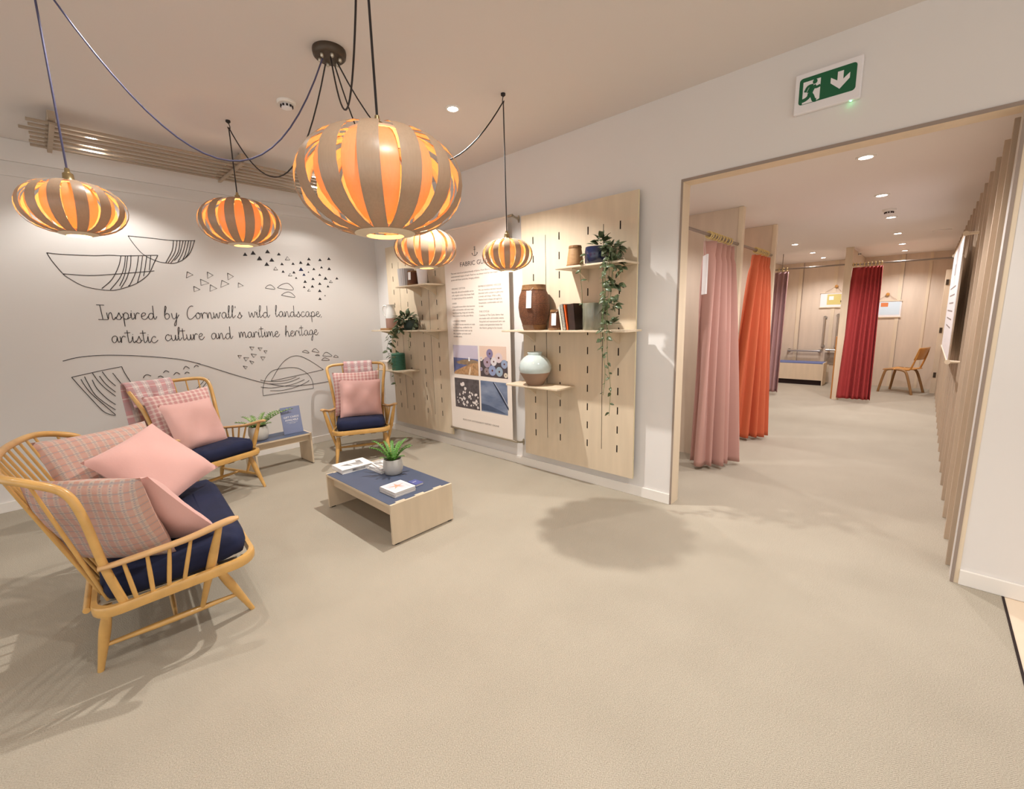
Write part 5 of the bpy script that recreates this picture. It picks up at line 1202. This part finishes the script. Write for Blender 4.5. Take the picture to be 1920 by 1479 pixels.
b=MB(); b.rng(XE-.016,XE-.0105,1.24,1.48,.38,.62); b.build('back_plate',mat('grey_plate',srgb(150,134,118),.5),t)
def picture(label,y0,y1,z0,z1,parts,hookc):
    t=thing('hanging_picture',label,'wall picture',(XE-.011,(y0+y1)/2,(z0+z1)/2)); w,h=(y1-y0)/2,(z1-z0)/2
    b=MB(); b.rng(-.006,0,-w,w,-h,h); b.build('print_sheet',signw_m,t)
    b=MB(); b.rng(-.016,-.006,-w-.01,w+.01,h-.012,h+.006); b.rng(-.016,-.006,-w-.01,w+.01,-h-.006,-h+.012); b.build('wood_hanger',lin_m,t)
    for i,(n,m,(u0,u1,v0,v1)) in enumerate(parts): b=MB(); b.rng(-.0075-.001*i,-.006,w-u1*2*w,w-u0*2*w,h-v1*2*h,h-v0*2*h); b.build(n,m,t)
    b=MB(); b.tube([(-.008,-w*.7,h),(-.008,hookc,h+.12),(-.008,w*.7,h)],.0025,5); b.build('cord',leg_m,t)
    b=MB(); b.lathe([(.001,0),(.028,.002),(.028,.02),(.001,.022)],16); b.v=[(-.03+p[2]*1.3,hookc+p[0],h+.12+p[1]) for p in b.v]; b.build('wall_peg',school_m,t,smooth=40)
yel=mat('mustard_print',srgb(206,190,120),.8); 
picture('small hanging print with a mustard yellow picture in the accessible cubicle',1.24,1.64,1.535,1.83,[('picture_panel',yel,(.28,.86,.12,.82)),('white_oval',paper_m,(.36,.55,.25,.5)),('dark_mark',hole_m,(.84,.92,.55,.68))],-.05)
picture('small hanging print with an orange mark, on the end wall above the wooden chair',.37,.80,1.32,1.63,[('picture_panel',mat('pale_blue_print',srgb(206,222,232),.8),(.25,.95,.08,.85)),('orange_mark',mat('orange_print',srgb(214,130,80),.8),(.30,.55,.12,.36))],0.0)

# school chair at the end
t=thing('school_chair','honey-coloured wooden school chair against the end wall','chair',(10.45,.24,0),R_(70))
def pt(f,l,z): return (f,l,z)
b=MB(); b.grid(lambda u,v:(.20-.42*u,(-.20+.40*v)*(1-.10*u),.435-.03*math.sin(math.pi*min(1,u*1.1))*(.5+.5*math.sin(math.pi*v))+(-.03*(1-u*5)**2 if u<.2 else 0)),14,12); b.build('seat',school_m,t,smooth=60,solid=.014)
b=MB(); b.grid(lambda u,v:(-.225-.06*u-.025*math.cos(math.pi*(v-.5))*1,(-.19+.38*v),.60+.21*u),8,12); b.build('backrest',school_m,t,smooth=60,solid=.012)
for s in (-1,1):
    b=MB(); b.tube([(.23,s*.215,0),(.17,s*.19,.36),(.13,s*.185,.41),(.05,s*.18,.42)],[.020,.021,.020,.015],8,smooth=4); b.build('leg',leg_m,t,smooth=60)
    b=MB(); b.tube([(-.26,s*.215,0),(-.16,s*.195,.33),(-.10,s*.185,.405),(.02,s*.18,.42)],[.020,.021,.020,.015],8,smooth=4); b.build('leg',leg_m,t,smooth=60)
    b=MB(); b.tube([(-.06,s*.17,.43),(-.17,s*.175,.425),(-.21,s*.175,.50),(-.255,s*.175,.66),(-.28,s*.17,.78)],[.013,.014,.014,.013,.011],8,smooth=4); b.build('back_upright',school_m,t,smooth=60)
# door at the end of the slatted wall
t=thing('door_leaf','edge of an open plywood door at the end of the slatted wall','door',(10.55,CY0+.10,0))
b=MB(); b.rng(0,.045,-.05,.05,0,2.1); b.build('door_edge',lin_m,t,bevel=.002)
b=MB()
for z in (.28,1.05,1.85): b.rng(-.006,0,.0,.035,z,z+.09)
b.build('hinge',bronze_m,t)
